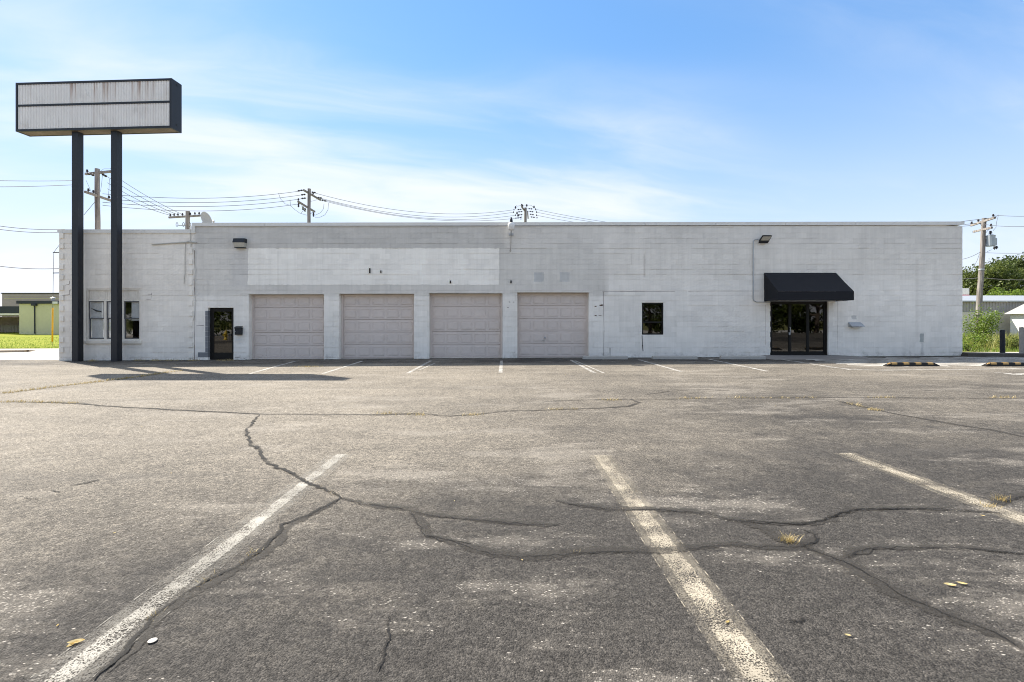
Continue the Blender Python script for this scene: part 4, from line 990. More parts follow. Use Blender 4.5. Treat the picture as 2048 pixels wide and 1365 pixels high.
for zz_ in (SZ0 + 0.18, SZ1 - 0.15):
    mb = MB(); sbox(mb, SL, SL + 0.012, SD * 0.45, SD * 0.62, zz_, zz_ + 0.05); mb.build('lifting_tab', M['black'], sg)
# bright scuffs where lettering was scraped off
for (x, y, w, h) in ((172, 185, 5, 14), (178, 191, 4, 10), (249, 183, 4, 14), (154, 173, 8, 2), (235, 171, 7, 2)):
    c = P(x, y, 17.95); u = (c - FL).dot(ux)
    mb = MB(); k2 = 17.95 / F
    mb.add([sp(u - w*0.5*k2, 0.016, c.z + h*0.5*k2), sp(u - w*0.1*k2, 0.016, c.z + h*0.5*k2), sp(u + w*0.9*k2, 0.016, c.z - h*0.5*k2), sp(u + w*0.5*k2, 0.016, c.z - h*0.5*k2)], [(0,1,2,3)]); mb.build('scrape_mark', M['white'], sg)
for xp in (156.3, 238.0):
    c = P(xp, 700, 18.26); u = (c - FL).dot(ux); v0 = 0.15
    # I-beam stanchion boxed on the front
    mb = MB(); sbox(mb, u - 0.118, u + 0.118, v0 - 0.0, v0 + 0.235, -0.3, SZ0 + 0.01); po = mb.build('post', M['black'], sg)
    for zz_ in (3.2, 5.0, 6.5):
        mb = MB(); sbox(mb, u - 0.121, u + 0.121, v0 - 0.004, v0 + 0.239, zz_, zz_ + 0.012); mb.build('weld_band', M['black'], po)

# ------------------------------------------------------------------ satellite dish and feed on the roof
dc = P(413, 439, 21.5)
ds = thing('satellite_dish', 'beige satellite dish peeking over the roof edge beside a pole', 'satellite dish', (dc.x, dc.y, 4.8))
mb = MB(); nrm = Vector((0.97, -0.12, 0.22)).normalized(); a_ = nrm.cross(Vector((0,0,1))).normalized(); b_ = a_.cross(nrm).normalized()
rings = 6; seg_ = 24; RD = 0.34
for i in range(rings + 1):
    r_ = RD * i / rings
    for k in range(seg_):
        t_ = 6.28319 * k / seg_; mb.v.append(dc + (a_ * math.cos(t_) + b_ * math.sin(t_)) * r_ - nrm * (0.09 * (1 - (i / rings) ** 2)))
for i in range(rings):
    for k in range(seg_): mb.f.append((i*seg_+k, i*seg_+(k+1) % seg_, (i+1)*seg_+(k+1) % seg_, (i+1)*seg_+k))
mb.build('reflector', M['dish'], ds, True)
mb = MB(); mb.tube([dc - nrm * 0.09, dc - nrm * 0.2 - Vector((0, 0, 0.1)), Vector((dc.x - 0.1, dc.y + 0.15, 4.8))], 0.025, 8); mb.build('mast', M['galv'], ds)
fp = P(428, 444, 21.0); mb = MB(); mb.tube([dc - b_ * RD, fp - Vector((0, 0, 0.08))], 0.012, 6); mb.build('feed_arm', M['galv'], ds)
mb = MB(); mb.tube([fp - nrm * 0.02, fp + Vector((-0.08, 0.08, 0.06))], [0.045, 0.05], 8); mb.build('receiver', M['dish'], ds)

# ------------------------------------------------------------------ utility poles and wires
def insulator(mb, p, s=1.0):
    mb.lathe(p, [(0.015*s, 0.0), (0.02*s, 0.04*s), (0.055*s, 0.05*s), (0.055*s, 0.09*s), (0.03*s, 0.10*s), (0.045*s, 0.12*s), (0.03*s, 0.16*s)], 8)
def upole(label, base, top, r0, r1, arms, group, extra=None):
    t_ = thing('utility_pole', label, 'utility pole', base, group)
    mb = MB(); base = Vector(base); n = 7
    mb.tube([base.lerp(top, i / n) + Vector((0.02 * math.sin(i * 1.7), 0, 0)) * (i % n != 0) for i in range(n + 1)], [r0 + (r1 - r0) * i / n for i in range(n + 1)], 12)
    mb.build('pole', M['pole'], t_)
    for (a, b, pins) in arms:
        m_ = MB(); m_.bar(a, b, 0.10, 0.12); ar = m_.build('crossarm', M['pole'], t_)
        for k in pins:
            m_ = MB(); insulator(m_, a.lerp(b, k) + Vector((0, 0, 0.06)), 1.15); m_.build('insulator', M['insul'], ar)
    return t_
def dead_end(t_, p, q):                                # strain insulator between p (arm) and towards q
    d = (q - p).normalized(); mb = MB(); mb.tube([p + d * s for s in (0.0, 0.1, 0.12, 0.2, 0.22, 0.3, 0.32, 0.42, 0.44, 0.5)], [0.012, 0.012, 0.06, 0.06, 0.02, 0.02, 0.06, 0.06, 0.012, 0.012], 8); mb.build('strain_insulator', M['insul'], t_)
GRP = 'utility poles behind the building'
# pole A between the sign posts
zA1, zA2 = CAM_Z + (VY - 345.5) / F * 27, CAM_Z + (VY - 393) / F * 27
A1l, A1r = atz(171, 348.5, zA1), atz(227, 343, zA1); A2l, A2r = atz(170, 384, zA2), atz(223, 402, zA2)
pA = upole('weathered utility pole seen between the two sign posts', (P(196, 458, 27).x, 27, -0.3), P(194.5, 338, 27), 0.155, 0.115,
           [(A1l, A1r, (0.06, 0.95)), (A2l, A2r, (0.12, 0.3, 0.9))], GRP)
dead_end(pA, P(203, 348, 27), P(225, 360, 28)); dead_end(pA, P(191, 352, 27), P(170, 346, 27)); 
m_ = MB(); m_.tube([P(190, 404, 27), P(168, 430, 26)], 0.012, 5); m_.build('guy_wire', M['wire'], pA)
m_ = MB()
for pts in ([(205,351),(203,370),(201,384)], [(219,358),(218,380),(216,396)], [(172,361),(178,374),(184,388)], [(197,345),(208,338),(224,338)]): m_.tube([P(x, y, 26.8) for x, y in pts], 0.008, 5)
m_.build('jumper_wire', M['wire'], pA)
# pole B by the dish
YB = 33; zB = CAM_Z + (VY - 433) / F * YB
Bl, Br = atz(338, 435.5, zB), atz(403, 431.5, zB)
pB = upole('short topped utility pole just left of the satellite dish', (P(375, 450, YB).x, YB, -0.3), P(375.5, 423, YB), 0.15, 0.13, [(Bl, Br, (0.04, 0.16, 0.28, 0.42, 0.66, 0.8, 0.93))], GRP)
m_ = MB(); zz_ = P(375, 451, YB); m_.bar(P(357, 451.5, YB), P(381, 451, YB), 0.05, 0.05); m_.build('service_bracket', M['galv'], pB)
for x_ in (354, 367, 379):
    m_ = MB(); m_.tube([P(x_ + 2.0 * math.cos(k / 8 * 6.283), 449.5 + 4.2 * math.sin(k / 8 * 6.283), YB) for k in range(9)], 0.016, 6); m_.build('spool_ring', M['insul'], pB)
# pole C
YC = 36; zC1, zC2 = CAM_Z + (VY - 386) / F * YC, CAM_Z + (VY - 415) / F * YC
C1l, C1r = atz(607, 380.5, zC1), atz(641, 400.5, zC1); C2l, C2r = atz(596, 403.5, zC2), atz(629.5, 424, zC2)
pC = upole('utility pole with two skewed crossarms above the painted sign patch', (P(616, 455, YC).x, YC, -0.3), P(618.5, 378, YC), 0.15, 0.115, [(C1l, C1r, (0.55,)), (C2l, C2r, (0.02,))], GRP)
for (p, q) in ((C1l, P(560, 388, 34)), (P(612, 389, 36), P(560, 396, 34)), (P(613, 396.5, 36), P(560, 402, 34)), (C1r, P(700, 412, 40)), (P(634, 395, 37), P(700, 407, 40)), (P(622, 384.5, 36), P(700, 396, 40))): dead_end(pC, Vector(p), Vector(q))
for (x, y, h) in ((597, 406, 9), (627, 425, 9), (606, 413, 8), (610, 416, 8)):
    m_ = MB(); c = P(x, y, YC); k2 = YC / F; m_.lathe(c - Vector((0, 0, h * k2)), [(0.02, 0), (0.07, 0.05), (0.05, 0.12), (0.075, 0.18), (0.03, h * k2)], 8); m_.build('cutout', M['insul'], pC)
m_ = MB()
for pts in ([(557,387),(561,398),(570,408),(580,411),(590,420),(600,427),(614,431)], [(580,400),(581,411)], [(648,408),(647,418),(641,426),(630,431)], [(657,407),(656,420),(650,430),(640,435),(630,435)], [(612,419),(604,424),(602,428)]): m_.tube([P(x, y, YC - 0.3) for x, y in pts], 0.012, 5)
m_.build('jumper_wire', M['wire'], pC)
m_ = MB(); m_.bar(P(622, 403, YC), P(634, 400, 37), 0.03, 0.03); m_.bar(P(621, 428, YC), P(627, 424, 36.6), 0.03, 0.03); m_.bar(P(612, 423, YC), P(603, 412, 35), 0.03, 0.03); m_.build('arm_brace', M['galv'], pC)
# pole D, arms seen end on
YD = 45; zD = [CAM_Z + (VY - y) / F * YD for y in (420, 432)]
xD = P(1051, 430, YD).x
pD = upole('dark utility pole with end-on crossarms right of the roof lamp', (xD, YD, -0.3), Vector((xD, YD, CAM_Z + (VY - 416) / F * YD)), 0.15, 0.12,
           [(Vector((xD - 0.42, YD - 1.3, zD[0])), Vector((xD + 0.12, YD + 1.2, zD[0])), (0.02, 0.98)), (Vector((xD + 0.14, YD - 1.2, zD[1])), Vector((xD + 0.30, YD + 1.1, zD[1])), (0.1,))], GRP)
for (x, y, x2, y2) in ((1045, 419, 1028, 420), (1046, 423.5, 1027, 425), (1046, 429.5, 1031, 431), (1044, 435, 1032, 437), (1055, 417.5, 1071, 419), (1057, 423, 1073, 425), (1058, 428.5, 1073, 431), (1060, 434, 1074, 436)):
    dead_end(pD, P(x, y, YD), P(x2, y2, YD)); c = P(x2, y2, YD)
    m_ = MB(); m_.lathe(c, [(0.03, -0.06), (0.06, 0.0), (0.03, 0.08)], 6); m_.build('clamp', M['insul'], pD)
m_ = MB()
for pts in ([(1034,413),(1045,411),(1053,410.5),(1062,411),(1067,415)], [(1070,419),(1074,424)], [(1031,417),(1033,411)], [(1042,432),(1044,439),(1041,440),(1040,436)]): m_.tube([P(x, y, YD) for x, y in pts], 0.014, 5)
m_.build('jumper_wire', M['wire'], pD)
for (x, y) in ((1045, 413.5), (1053.5, 413), (1031, 417), (1068, 416), (1034, 428), (1036, 433)):
    m_ = MB(); insulator(m_, P(x, y + 1.5, YD), 1.6); m_.build('insulator', M['insul'], pD)
# pole E with transformer, right of the building
YE = 30; zE1, zE2 = CAM_Z + (VY - 443) / F * YE, CAM_Z + (VY - 460) / F * YE
E1l, E1r = atz(1942, 451.5, zE1), atz(1990, 435.5, zE1); E2l, E2r = atz(1947, 464, zE2), atz(1984, 455.5, zE2)
bE, tE = P(1954, 694, YE), P(1968.5, 437, YE)
pE = upole('leaning utility pole carrying a grey transformer right of the building', bE, tE, 0.17, 0.115, [(E1l, E1r, (0.03, 0.32, 0.93)), (E2l, E2r, (0.95,))], 'utility pole by the right lane')
c = P(1981, 493, YE - 0.15); k2 = YE / F
m_ = MB(); m_.lathe(c, [(0.21, 0), (0.225, 0.02), (0.225, 0.62), (0.235, 0.63), (0.235, 0.66), (0.10, 0.72)], 18); tk = m_.build('transformer', M['tank'], pE, False)
m_ = MB(); insulator(m_, c + Vector((0, 0, 0.71)), 1.5); insulator(m_, c + Vector((0.17, -0.2, -0.22)), 1.3); insulator(m_, c + Vector((0.0, -0.24, -0.25)), 1.3); m_.build('bushing', M['insul'], tk)
m_ = MB(); m_.box(c.x + 0.22, c.x + 0.33, c.y - 0.08, c.y + 0.08, c.z + 0.05, c.z + 0.5); m_.build('cooling_fin', M['tank'], tk)
m_ = MB(); m_.bar(P(1966, 477, YE), P(1976, 477, YE - 0.15), 0.06, 0.08); m_.bar(P(1965, 490, YE), P(1976, 490, YE - 0.15), 0.06, 0.08); m_.build('hanger', M['galv'], pE)
m_ = MB()
for pts in ([(1990,437),(1997,430),(1993,445),(1992,455),(1986,462)], [(1983,500),(1976,503),(1970,507)], [(1959,508),(1954,522),(1947,535)], [(1958,446),(1965,453)], [(1984,455),(1975,462),(1969,470)]): m_.tube([P(x, y, YE - 0.1) for x, y in pts], 0.010, 5)
m_.build('jumper_wire', M['wire'], pE)
m_ = MB(); m_.lathe((0, 0, 0), [(0.14, -0.05), (0.15, 0.0), (0.14, 0.05)], 12)
for v in m_.v: v += bE.lerp(tE, 0.60)
m_.build('band', M['galv'], pE)

ORD = ('uppermost', 'second from top', 'third from top', 'lowest')
WC = {}
def wire(label, a, b, sag, group=None, r=0.014, n=18):
    if group: WC[group] = WC.get(group, -1) + 1; label = ORD[WC[group]] + ' ' + label
    mb = MB(); a, b = Vector(a), Vector(b)
    mb.tube([a.lerp(b, i / n) - Vector((0, 0, sag * 4 * (i / n) * (1 - i / n))) for i in range(n + 1)], r, 4)
    o = mb.build('power_line', M['wire']); o.location = a
    for v in o.data.vertices: v.co -= a
    tag(o, label, 'power line', group)
g1 = 'power lines from the sign to the crossarm pole'
for p, q, s in ((P(205, 388, 28), P(607, 381.5, 35.4), 0.40), (P(205, 398, 28), P(612, 389, 36), 0.40), (P(205, 405, 28), P(613, 396.5, 36), 0.42), (P(205, 411, 28), P(600, 408, 34.5), 0.42)):
    wire('thin power line sagging from behind the sign to the two-arm pole', p, q, s, g1)
g2 = 'power lines down to the short pole'
for (x, y), k_ in (((247, 356), 0.42), ((247, 368), 0.28), ((247, 380), 0.16), ((247, 392), 0.04)):
    wire('thin line slanting from behind the sign down to the short pole', P(215, y - 14, 27), Bl.lerp(Br, k_) + Vector((0, 0, 0.15)), 0.15, g2)
g3 = 'power lines between the crossarm pole and the end-on pole'
for p, q, s in ((P(624, 385, 36.2), P(1028, 420, 44.5), 0.9), (P(634, 395, 37), P(1027, 425, 44.5), 0.9), (P(640, 398, 38), P(1031, 431, 45), 0.9), (C1r, P(1032, 437, 45), 0.8)):
    wire('power line spanning from the two-arm pole to the end-on pole', p, q, s, g3)
g4 = 'power lines from the end-on pole to the transformer pole'
for p, q, s in ((P(1071, 419, 45), E1l, 1.3), (P(1073, 425, 45), E1l.lerp(E1r, 0.3), 1.25), (P(1073, 431, 45), E1r, 1.4)):
    wire('power line running low over the roof to the transformer pole', p, q, s, g4)
g5 = 'lines leaving the picture on the left'
for (a, b) in (((-60, 360), (166, 361)), ((-60, 374), (166, 369))):
    wire('high line leaving the left edge above the sign post insulators', P(a[0], a[1], 25), P(b[0], b[1], 26.8), 0.05, g5)
for (x, y) in ((117, 361.5), (124, 361.4), (117, 372), (124, 371.6)):
    pass
g6 = 'low lines leaving the left edge'
for (a, b) in (((-40, 446), (130, 459)), ((-40, 453), (130, 465)), ((-40, 527), (125, 537))):
    wire('low line dropping from the left edge behind the annex corner', P(a[0], a[1], 23), P(b[0], b[1], 24), 0.12, g6)
g7 = 'lines leaving the transformer pole on the right'
for (a, b, s) in ((E1r + Vector((0, 0, 0.15)), P(2120, 428, 24), 0.1), (E1l.lerp(E1r, 0.3), P(2120, 446, 24), 0.2), (P(1974, 506, 30), P(2120, 504, 24), 0.05), (P(1963, 556, 30), P(2120, 558, 26), 0.1)):
    wire('line leaving the transformer pole for the right edge', a, b, s, g7, 0.012)
wire('service line from the transformer pole to behind the building', P(1960, 505, 30), P(1915, 520, 34), 0.1)
wire('low cable from the transformer pole past the building corner', P(1963, 555, 30), P(1900, 556, 38), 0.1)
# guy strut and yellow guard beside the annex corner
gb = P(104.5, 691, 29.5)
gt = thing('guy_wire', 'thin vertical guy wire with a yellow plastic guard at the grass edge', 'guy wire', (gb.x, gb.y, gb.z - 0.1))
m_ = MB(); m_.tube([gb - Vector((0, 0, 0.1)), P(105.8, 600, 29.5), P(107.5, 505, 29.5)], 0.011, 6); m_.tube([P(107.5, 505, 29.5), P(119, 490, 29.5), P(160, 452, 29)], 0.011, 6); m_.build('wire', M['wire'], gt)
m_ = MB(); m_.tube([P(104.6, 684, 29.46), P(105.5, 616, 29.46)], 0.042, 10); m_.build('guard', M['guard'], gt, True)
for y in (505.5, 546.5):
    m_ = MB(); m_.bar(P(106.5, y, 29.5), P(135, y - 0.5, 29.3), 0.05, 0.05); m_.build('strut', M['wire'], gt)

# ------------------------------------------------------------------ far left: sage building, brick building, canopy
YG = 48; gx0 = P(38.5, 0, YG).x; gz1 = P(0, 608, YG).z
gbk = thing('sage_building', 'flat roofed sage green block building behind the lawn', 'building', (gx0 + 8, YG, 0))
m_ = MB(); m_.box(gx0, gx0 + 16, YG, YG + 14, -0.2, gz1); m_.build('wall', M['greenwall'], gbk)
m_ = MB(); m_.box(gx0 - 0.15, gx0 + 16.1, YG - 0.15, YG + 14.1, gz1 + 0.002, P(0, 602, YG).z); m_.build('fascia', M['fascia'], gbk)
m_ = MB(); m_.tube([P(69, 612, YG - 0.06), P(69.5, 668, YG - 0.06)], 0.05, 6); m_.build('downpipe', M['fascia'], gbk)
m_ = MB(); c = P(69, 610, YG - 0.1); m_.box(c.x - 0.22, c.x + 0.22, c.y - 0.15, c.y + 0.09, c.z - 0.1, c.z + 0.1); m_.build('scupper', M['fascia'], gbk)
m_ = MB(); c = P(106, 602, YG + 1); m_.lathe(c - Vector((0, 0, 0.1)), [(0.12, 0), (0.12, 0.35), (0.26, 0.36), (0.05, 0.5)], 12); m_.build('roof_vent', M['galv'], gbk)
m_ = MB(); c = P(112, 606, YG - 0.2); m_.box(c.x - 0.3, c.x + 0.2, c.y - 0.1, c.y + 0.04, c.z - 0.1, c.z + 0.12); m_.build('eave_light', M['white'], gbk)
YK = 75; m_ = MB(); bx0 = P(4, 0, YK).x
bb = thing('brick_building', 'long dim brick building showing above the sage building', 'building', (bx0 + 15, YK, 0))
m_.box(bx0, bx0 + 40, YK, YK + 15, -0.2, P(0, 588, YK).z); m_.build('wall', M['brick'], bb)
m_ = MB(); m_.box(bx0 - 0.1, bx0 + 40, YK - 0.1, YK + 15.1, P(0, 588, YK).z + 0.002, P(0, 586, YK).z); m_.build('parapet', M['fascia'], bb)
for z_ in (592, 597):
    m_ = MB(); m_.box(bx0 + 0.4, bx0 + 40, YK - 0.06, YK - 0.002, P(0, z_ + 0.6, YK).z, P(0, z_, YK).z); m_.build('brick_band', M['greenwall'], bb)
YN = 48.4; nx1 = gx0 - 0.2
cn = thing('canopy', 'flat charcoal canopy with cream soffit at the far left edge', 'canopy', (nx1 - 5, YN, 0))
m_ = MB(); m_.box(nx1 - 14, nx1, YN, YN + 7, P(0, 627, YN).z, P(0, 613, YN).z); m_.build('roof_deck', M['fascia'], cn)
m_ = MB(); m_.box(nx1 - 14, nx1 - 0.02, YN + 0.02, YN + 7, P(0, 631, YN).z, P(0, 627, YN).z - 0.002); m_.build('soffit', M['trim'], cn)
for x_ in (nx1 - 0.12, nx1 - 9):
    m_ = MB(); m_.box(x_ - 0.07, x_ + 0.07, YN + 0.1, YN + 0.24, 0.1, P(0, 631, YN).z - 0.002); m_.build('column', M['trim'], cn)
m_ = MB(); m_.box(nx1 - 20, nx1 - 0.3, YN + 7.05, YN + 7.3, -0.2, P(0, 632, YN).z); m_.build('back_wall', M['brick'], cn)
m_ = MB(); m_.box(nx1 - 3.0, nx1 - 1.5, YN + 6.9, YN + 7.0, 1.35, 1.95); m_.build('blue_panel', M['shopblue'], cn)
fe = thing('slat_fence', 'low grey board fence under the far left canopy', 'fence', (nx1 - 4, YN + 4, 0))
for k in range(26):
    m_ = MB(); x_ = nx1 - 8 + k * 0.3; m_.box(x_, x_ + 0.27, YN + 4, YN + 4.04, 0.1, 1.0 + 0.02 * (k % 3)); m_.build('board', M['oldwood'], fe)
# ------------------------------------------------------------------ far right: ribbed shed, small hut, little sign
YR = 46; rx0 = P(1880, 0, YR).x
rb = thing('ribbed_shed', 'long ribbed metal shed with pale roof and whitewashed base beyond the weeds', 'building', (rx0 + 10, YR, 0))
zt1, zt2, zt3 = P(0, 593.5, YR + 3).z, P(0, 604, YR).z, P(0, 625, YR).z
m_ = MB(); m_.box(rx0, rx0 + 30, YR - 0.12, YR + 10, -0.4, zt3); m_.build('base_wall', M['whitewall'], rb)
m_ = MB(); n = 110
for i in range(n):
    x_ = rx0 + 0.05 + i * 0.272
    for dx, dy in ((0, 0), (0.04, -0.05), (0.09, -0.05), (0.13, 0)): m_.v += [Vector((x_ + dx, YR + dy, zt3 + 0.002)), Vector((x_ + dx, YR + dy, zt2 - 0.002))]
for i in range(len(m_.v) // 2 - 1): m_.f.append((2*i, 2*i+2, 2*i+3, 2*i+1))
m_.build('ribbed_siding', M['metalwall'], rb)
m_ = MB(); m_.add([(rx0-0.2,YR-0.3,zt2),(rx0+30,YR-0.3,zt2),(rx0+30,YR+3,zt1),(rx0-0.2,YR+3,zt1),(rx0-0.2,YR-0.3,zt2+0.1),(rx0+30,YR-0.3,zt2+0.1),(rx0+30,YR+3,zt1+0.1),(rx0-0.2,YR+3,zt1+0.1)],
    [(0,3,2,1),(4,5,6,7),(0,1,5,4),(1,2,6,5),(2,3,7,6),(3,0,4,7)]); m_.build('roof', M['galv'], rb)
YH = 43.2; hx0 = P(2058, 0, YH).x
hu = thing('small_hut', 'small white hut with a low pitched roof at the right edge', 'hut', (hx0 + 1.5, YH, 0))
m_ = MB(); m_.box(hx0, hx0 + 3.6, YH, YH + 1.6, -0.3, P(0, 628, YH).z); m_.build('wall', M['white'], hu)
ze = P(0, 628, YH).z; m_ = MB(); m_.add([(hx0-0.4,YH-0.2,ze),(hx0+4.0,YH-0.2,ze),(hx0+4.0,YH+1.8,ze),(hx0-0.4,YH+1.8,ze),(hx0+1.8,YH-0.2,ze+1.1),(hx0+1.8,YH+1.8,ze+1.1)], [(0,3,2,1),(0,4,5,3),(1,2,5,4),(0,1,4),(2,3,5)]); m_.build('roof', M['metalwall'], hu)
c = P(1929.5, 585, 55); ss = thing('roadside_sign', 'small white and red sign peeking past the right wall corner', 'sign', (c.x, 55, 0))
m_ = MB(); m_.box(c.x - 0.8, c.x + 0.42, 54.9, 55.1, P(0, 590, 55).z, P(0, 577, 55).z); m_.build('panel', M['white'], ss)
m_ = MB(); m_.box(c.x - 0.8, c.x + 0.42, 54.88, 55.1, P(0, 593, 55).z, P(0, 590, 55).z - 0.002); m_.build('lower_panel', M['red'], ss)
m_ = MB(); m_.tube([(c.x - 0.3, 55, -0.3), (c.x - 0.3, 55, P(0, 593, 55).z)], 0.06, 8); m_.build('post', M['galv'], ss)

# ------------------------------------------------------------------ trees
def tree_mesh(H, Rw, nl, leaf, seed, low=False):
    r_ = random.Random(seed); tr = MB(); lf = MB()
    tops = []
    tr.tube([(0,0,-0.3),(0.1,0.05,H*0.18),(0.0,0.15,H*0.38),(-0.1,0.1,H*0.6)], [H*0.032,H*0.026,H*0.02,H*0.012], 9)
    for k in range(9):
        a = k * 2.4 + r_.uniform(-0.3, 0.3); z0 = H * r_.uniform(0.22, 0.5); ln = Rw * r_.uniform(0.55, 0.9)
        e = Vector((math.cos(a) * ln, math.sin(a) * ln, z0 + H * r_.uniform(0.15, 0.38)))
        tr.tube([(0,0.1,z0),(e.x*0.5,e.y*0.5,z0+(e.z-z0)*0.6),e], [H*0.014,H*0.009,H*0.004], 6); tops.append(e)
    cl = []
    for k in range(46):
        u = r_.uniform(-1.3 if low else -0.35, 1); a = r_.uniform(0, 6.283); rr_ = math.sqrt(max(0.5 if low else 0, 1 - u*u)) * r_.uniform(0.55, 1.0)
        cl.append((Vector((math.cos(a)*rr_*Rw, math.sin(a)*rr_*Rw, H*0.60 + u*H*0.38*r_.uniform(0.8, 1.05))), Rw * r_.uniform(0.16, 0.30)))
    for i in range(nl):
        c, s = cl[r_.randrange(len(cl))]
        d = Vector((r_.gauss(0,1), r_.gauss(0,1), r_.gauss(0,0.75))).normalized() * s * (r_.random() ** 0.45)
        p = c + d; n = Vector((r_.gauss(0,1), r_.gauss(0,1), r_.gauss(0.6,1))).normalized(); a = n.cross(Vector((r_.random(), r_.random(), r_.random()))).normalized(); b = n.cross(a)
        L = leaf * r_.uniform(0.6, 1.3)
        b0 = len(lf.v); lf.v += [p - a*L, p + b*L*0.5, p + a*L, p - b*L*0.5]; lf.f.append((b0, b0+1, b0+2, b0+3))
    return tr, lf
def tree(label, loc, H, Rw, nl, leaf, seed, m, group, shared={}):
    key = (H, Rw, nl, leaf, seed, m)
    t_ = thing('tree', label, 'tree', loc, group)
    if key not in shared:
        tr, lf = tree_mesh(H, Rw, nl, leaf, seed, group == BG)
        a = tr.build('trunk', M['bark']); b = lf.build('crown', M[m]); shared[key] = (a.data, b.data)
    else:
        a = bpy.data.objects.new('trunk', shared[key][0]); b = bpy.data.objects.new('crown', shared[key][1]); COL.objects.link(a); COL.objects.link(b)
    a.parent = t_; b.parent = t_; t_.rotation_euler.z = seed * 1.3 + loc[0]; return t_
BG = 'trees across the road, mirrored in the glass'
TG = 'trees beyond the ribbed shed'
tree('spreading dark green tree rising highest beyond the ribbed shed', (P(2050, 0, 64).x, 64, -0.3), 10.2, 6.0, 16000, 0.16, 1, 'leaf_dark', TG)
tree('mid green tree filling the gap behind the transformer pole', (P(1972, 0, 62).x, 62, -0.3), 8.6, 5.2, 15000, 0.15, 2, 'leaf_mid', TG)
tree('dark tree at the corner of the white wall', (P(1915, 0, 66).x, 66, -0.3), 8.3, 4.6, 12000, 0.15, 3, 'leaf_dark', TG)
tree('low pale green tree just over the shed roof', (P(2025, 0, 54).x, 54, -0.3), 5.2, 3.2, 8000, 0.13, 4, 'leaf_vine', TG)
# the far side of the lot, seen only mirrored in the glass
BG = 'trees across the road, mirrored in the glass'
for i, (x, y, s) in enumerate(((-44, -24, 5), (-33, -22, 5), (-21, -25, 6), (-8, -24, 5), (6, -25, 6), (18, -22, 6), (29, -20, 5), (36, -18, 6), (46, -21, 5))):
    tree('roadside tree mirrored in the dark glass of the building', (x, y, -0.4), 9.0, 5.6, 11000, 0.24, s, 'leaf_mid', BG)
hp = Vector((-22.8, -2.3, lotz(-22.8)))
hy = thing('fire_hydrant', 'yellow fire hydrant mirrored in the small glass door', 'fire hydrant', hp)
m_ = MB(); m_.lathe(hp, [(0.15, 0), (0.15, 0.05), (0.10, 0.06), (0.10, 0.50), (0.14, 0.52), (0.14, 0.56), (0.11, 0.57), (0.10, 0.66), (0.05, 0.74), (0.035, 0.80)], 14); m_.build('barrel', M['hydrant'], hy, True)
m_ = MB(); m_.tube([hp + Vector((-0.2, 0, 0.42)), hp + Vector((0.2, 0, 0.42))], 0.055, 10); m_.tube([hp + Vector((0, 0, 0.40)), hp + Vector((0, 0.19, 0.40))], 0.07, 10); m_.build('outlet', M['hydrant'], hy)

# ------------------------------------------------------------------ weeds, vine, grass, litter
def blades(mb, n, area, h0, h1, w, r_, lean=0.35, zf=None):
    for i in range(n):
        x, y = area(r_); z = zf(x, y) if zf else 0.0; h = r_.uniform(h0, h1); a = r_.uniform(0, 6.283); l = h * r_.uniform(0, lean)
        d = Vector((math.cos(a), math.sin(a), 0)); s = Vector((-d.y, d.x, 0)) * w * r_.uniform(0.6, 1.3)
        p = Vector((x, y, z - 0.02)); b0 = len(mb.v)
        mb.v += [p - s, p + s, p + d * l * 0.4 + Vector((0, 0, h * 0.6)) + s * 0.6, p + d * l * 0.4 + Vector((0, 0, h * 0.6)) - s * 0.6, p + d * l + Vector((0, 0, h))]
        mb.f += [(b0, b0+1, b0+2, b0+3), (b0+3, b0+2, b0+4)]
def vz(x, y): return -0.06 - 0.04 * min(1, (y - 23.4) / 2.6) - 0.18 * max(0, (y - 26) / 34)
r_ = random.Random(21); m_ = MB()
def patch(r):
    while True:
        x, y = r.uniform(20, 52), r.uniform(25.0, 44)
        if mnoise.noise(Vector((x * 0.5, y * 0.4, 0))) > -0.25 and not (x > hx0 - 0.6 and y > 42): return x, y
blades(m_, 15000, patch, 0.15, 0.85, 0.018, r_, 0.6, vz)
kind(m_.build('tall_weeds', M['weed']), 'stuff', 'tall yellow green weeds in front of the ribbed shed')
m_ = MB(); blades(m_, 2500, lambda r: (r.uniform(17.9, 40), r.uniform(23.4, 25.2)), 0.05, 0.3, 0.014, r_, 0.8, vz)
kind(m_.build('verge_grass', M['leaf_vine']), 'stuff', 'short green growth along the lane edge')
m_ = MB(); blades(m_, 12000, lambda r: (lambda x: (x, 26.75 + max(0, x + 46) * 0.055 + r.random() ** 2 * 14))(r.uniform(-48, -17)), 0.04, 0.10, 0.012, r_, 0.6, lambda x, y: -0.09 + (1 - math.exp(-(y - 26.55 - max(0, x + 46) * 0.055) / 14)) * 0.30)
kind(m_.build('lawn_grass', M['leaf_vine']), 'stuff', 'bright mown grass blades on the bank at left')
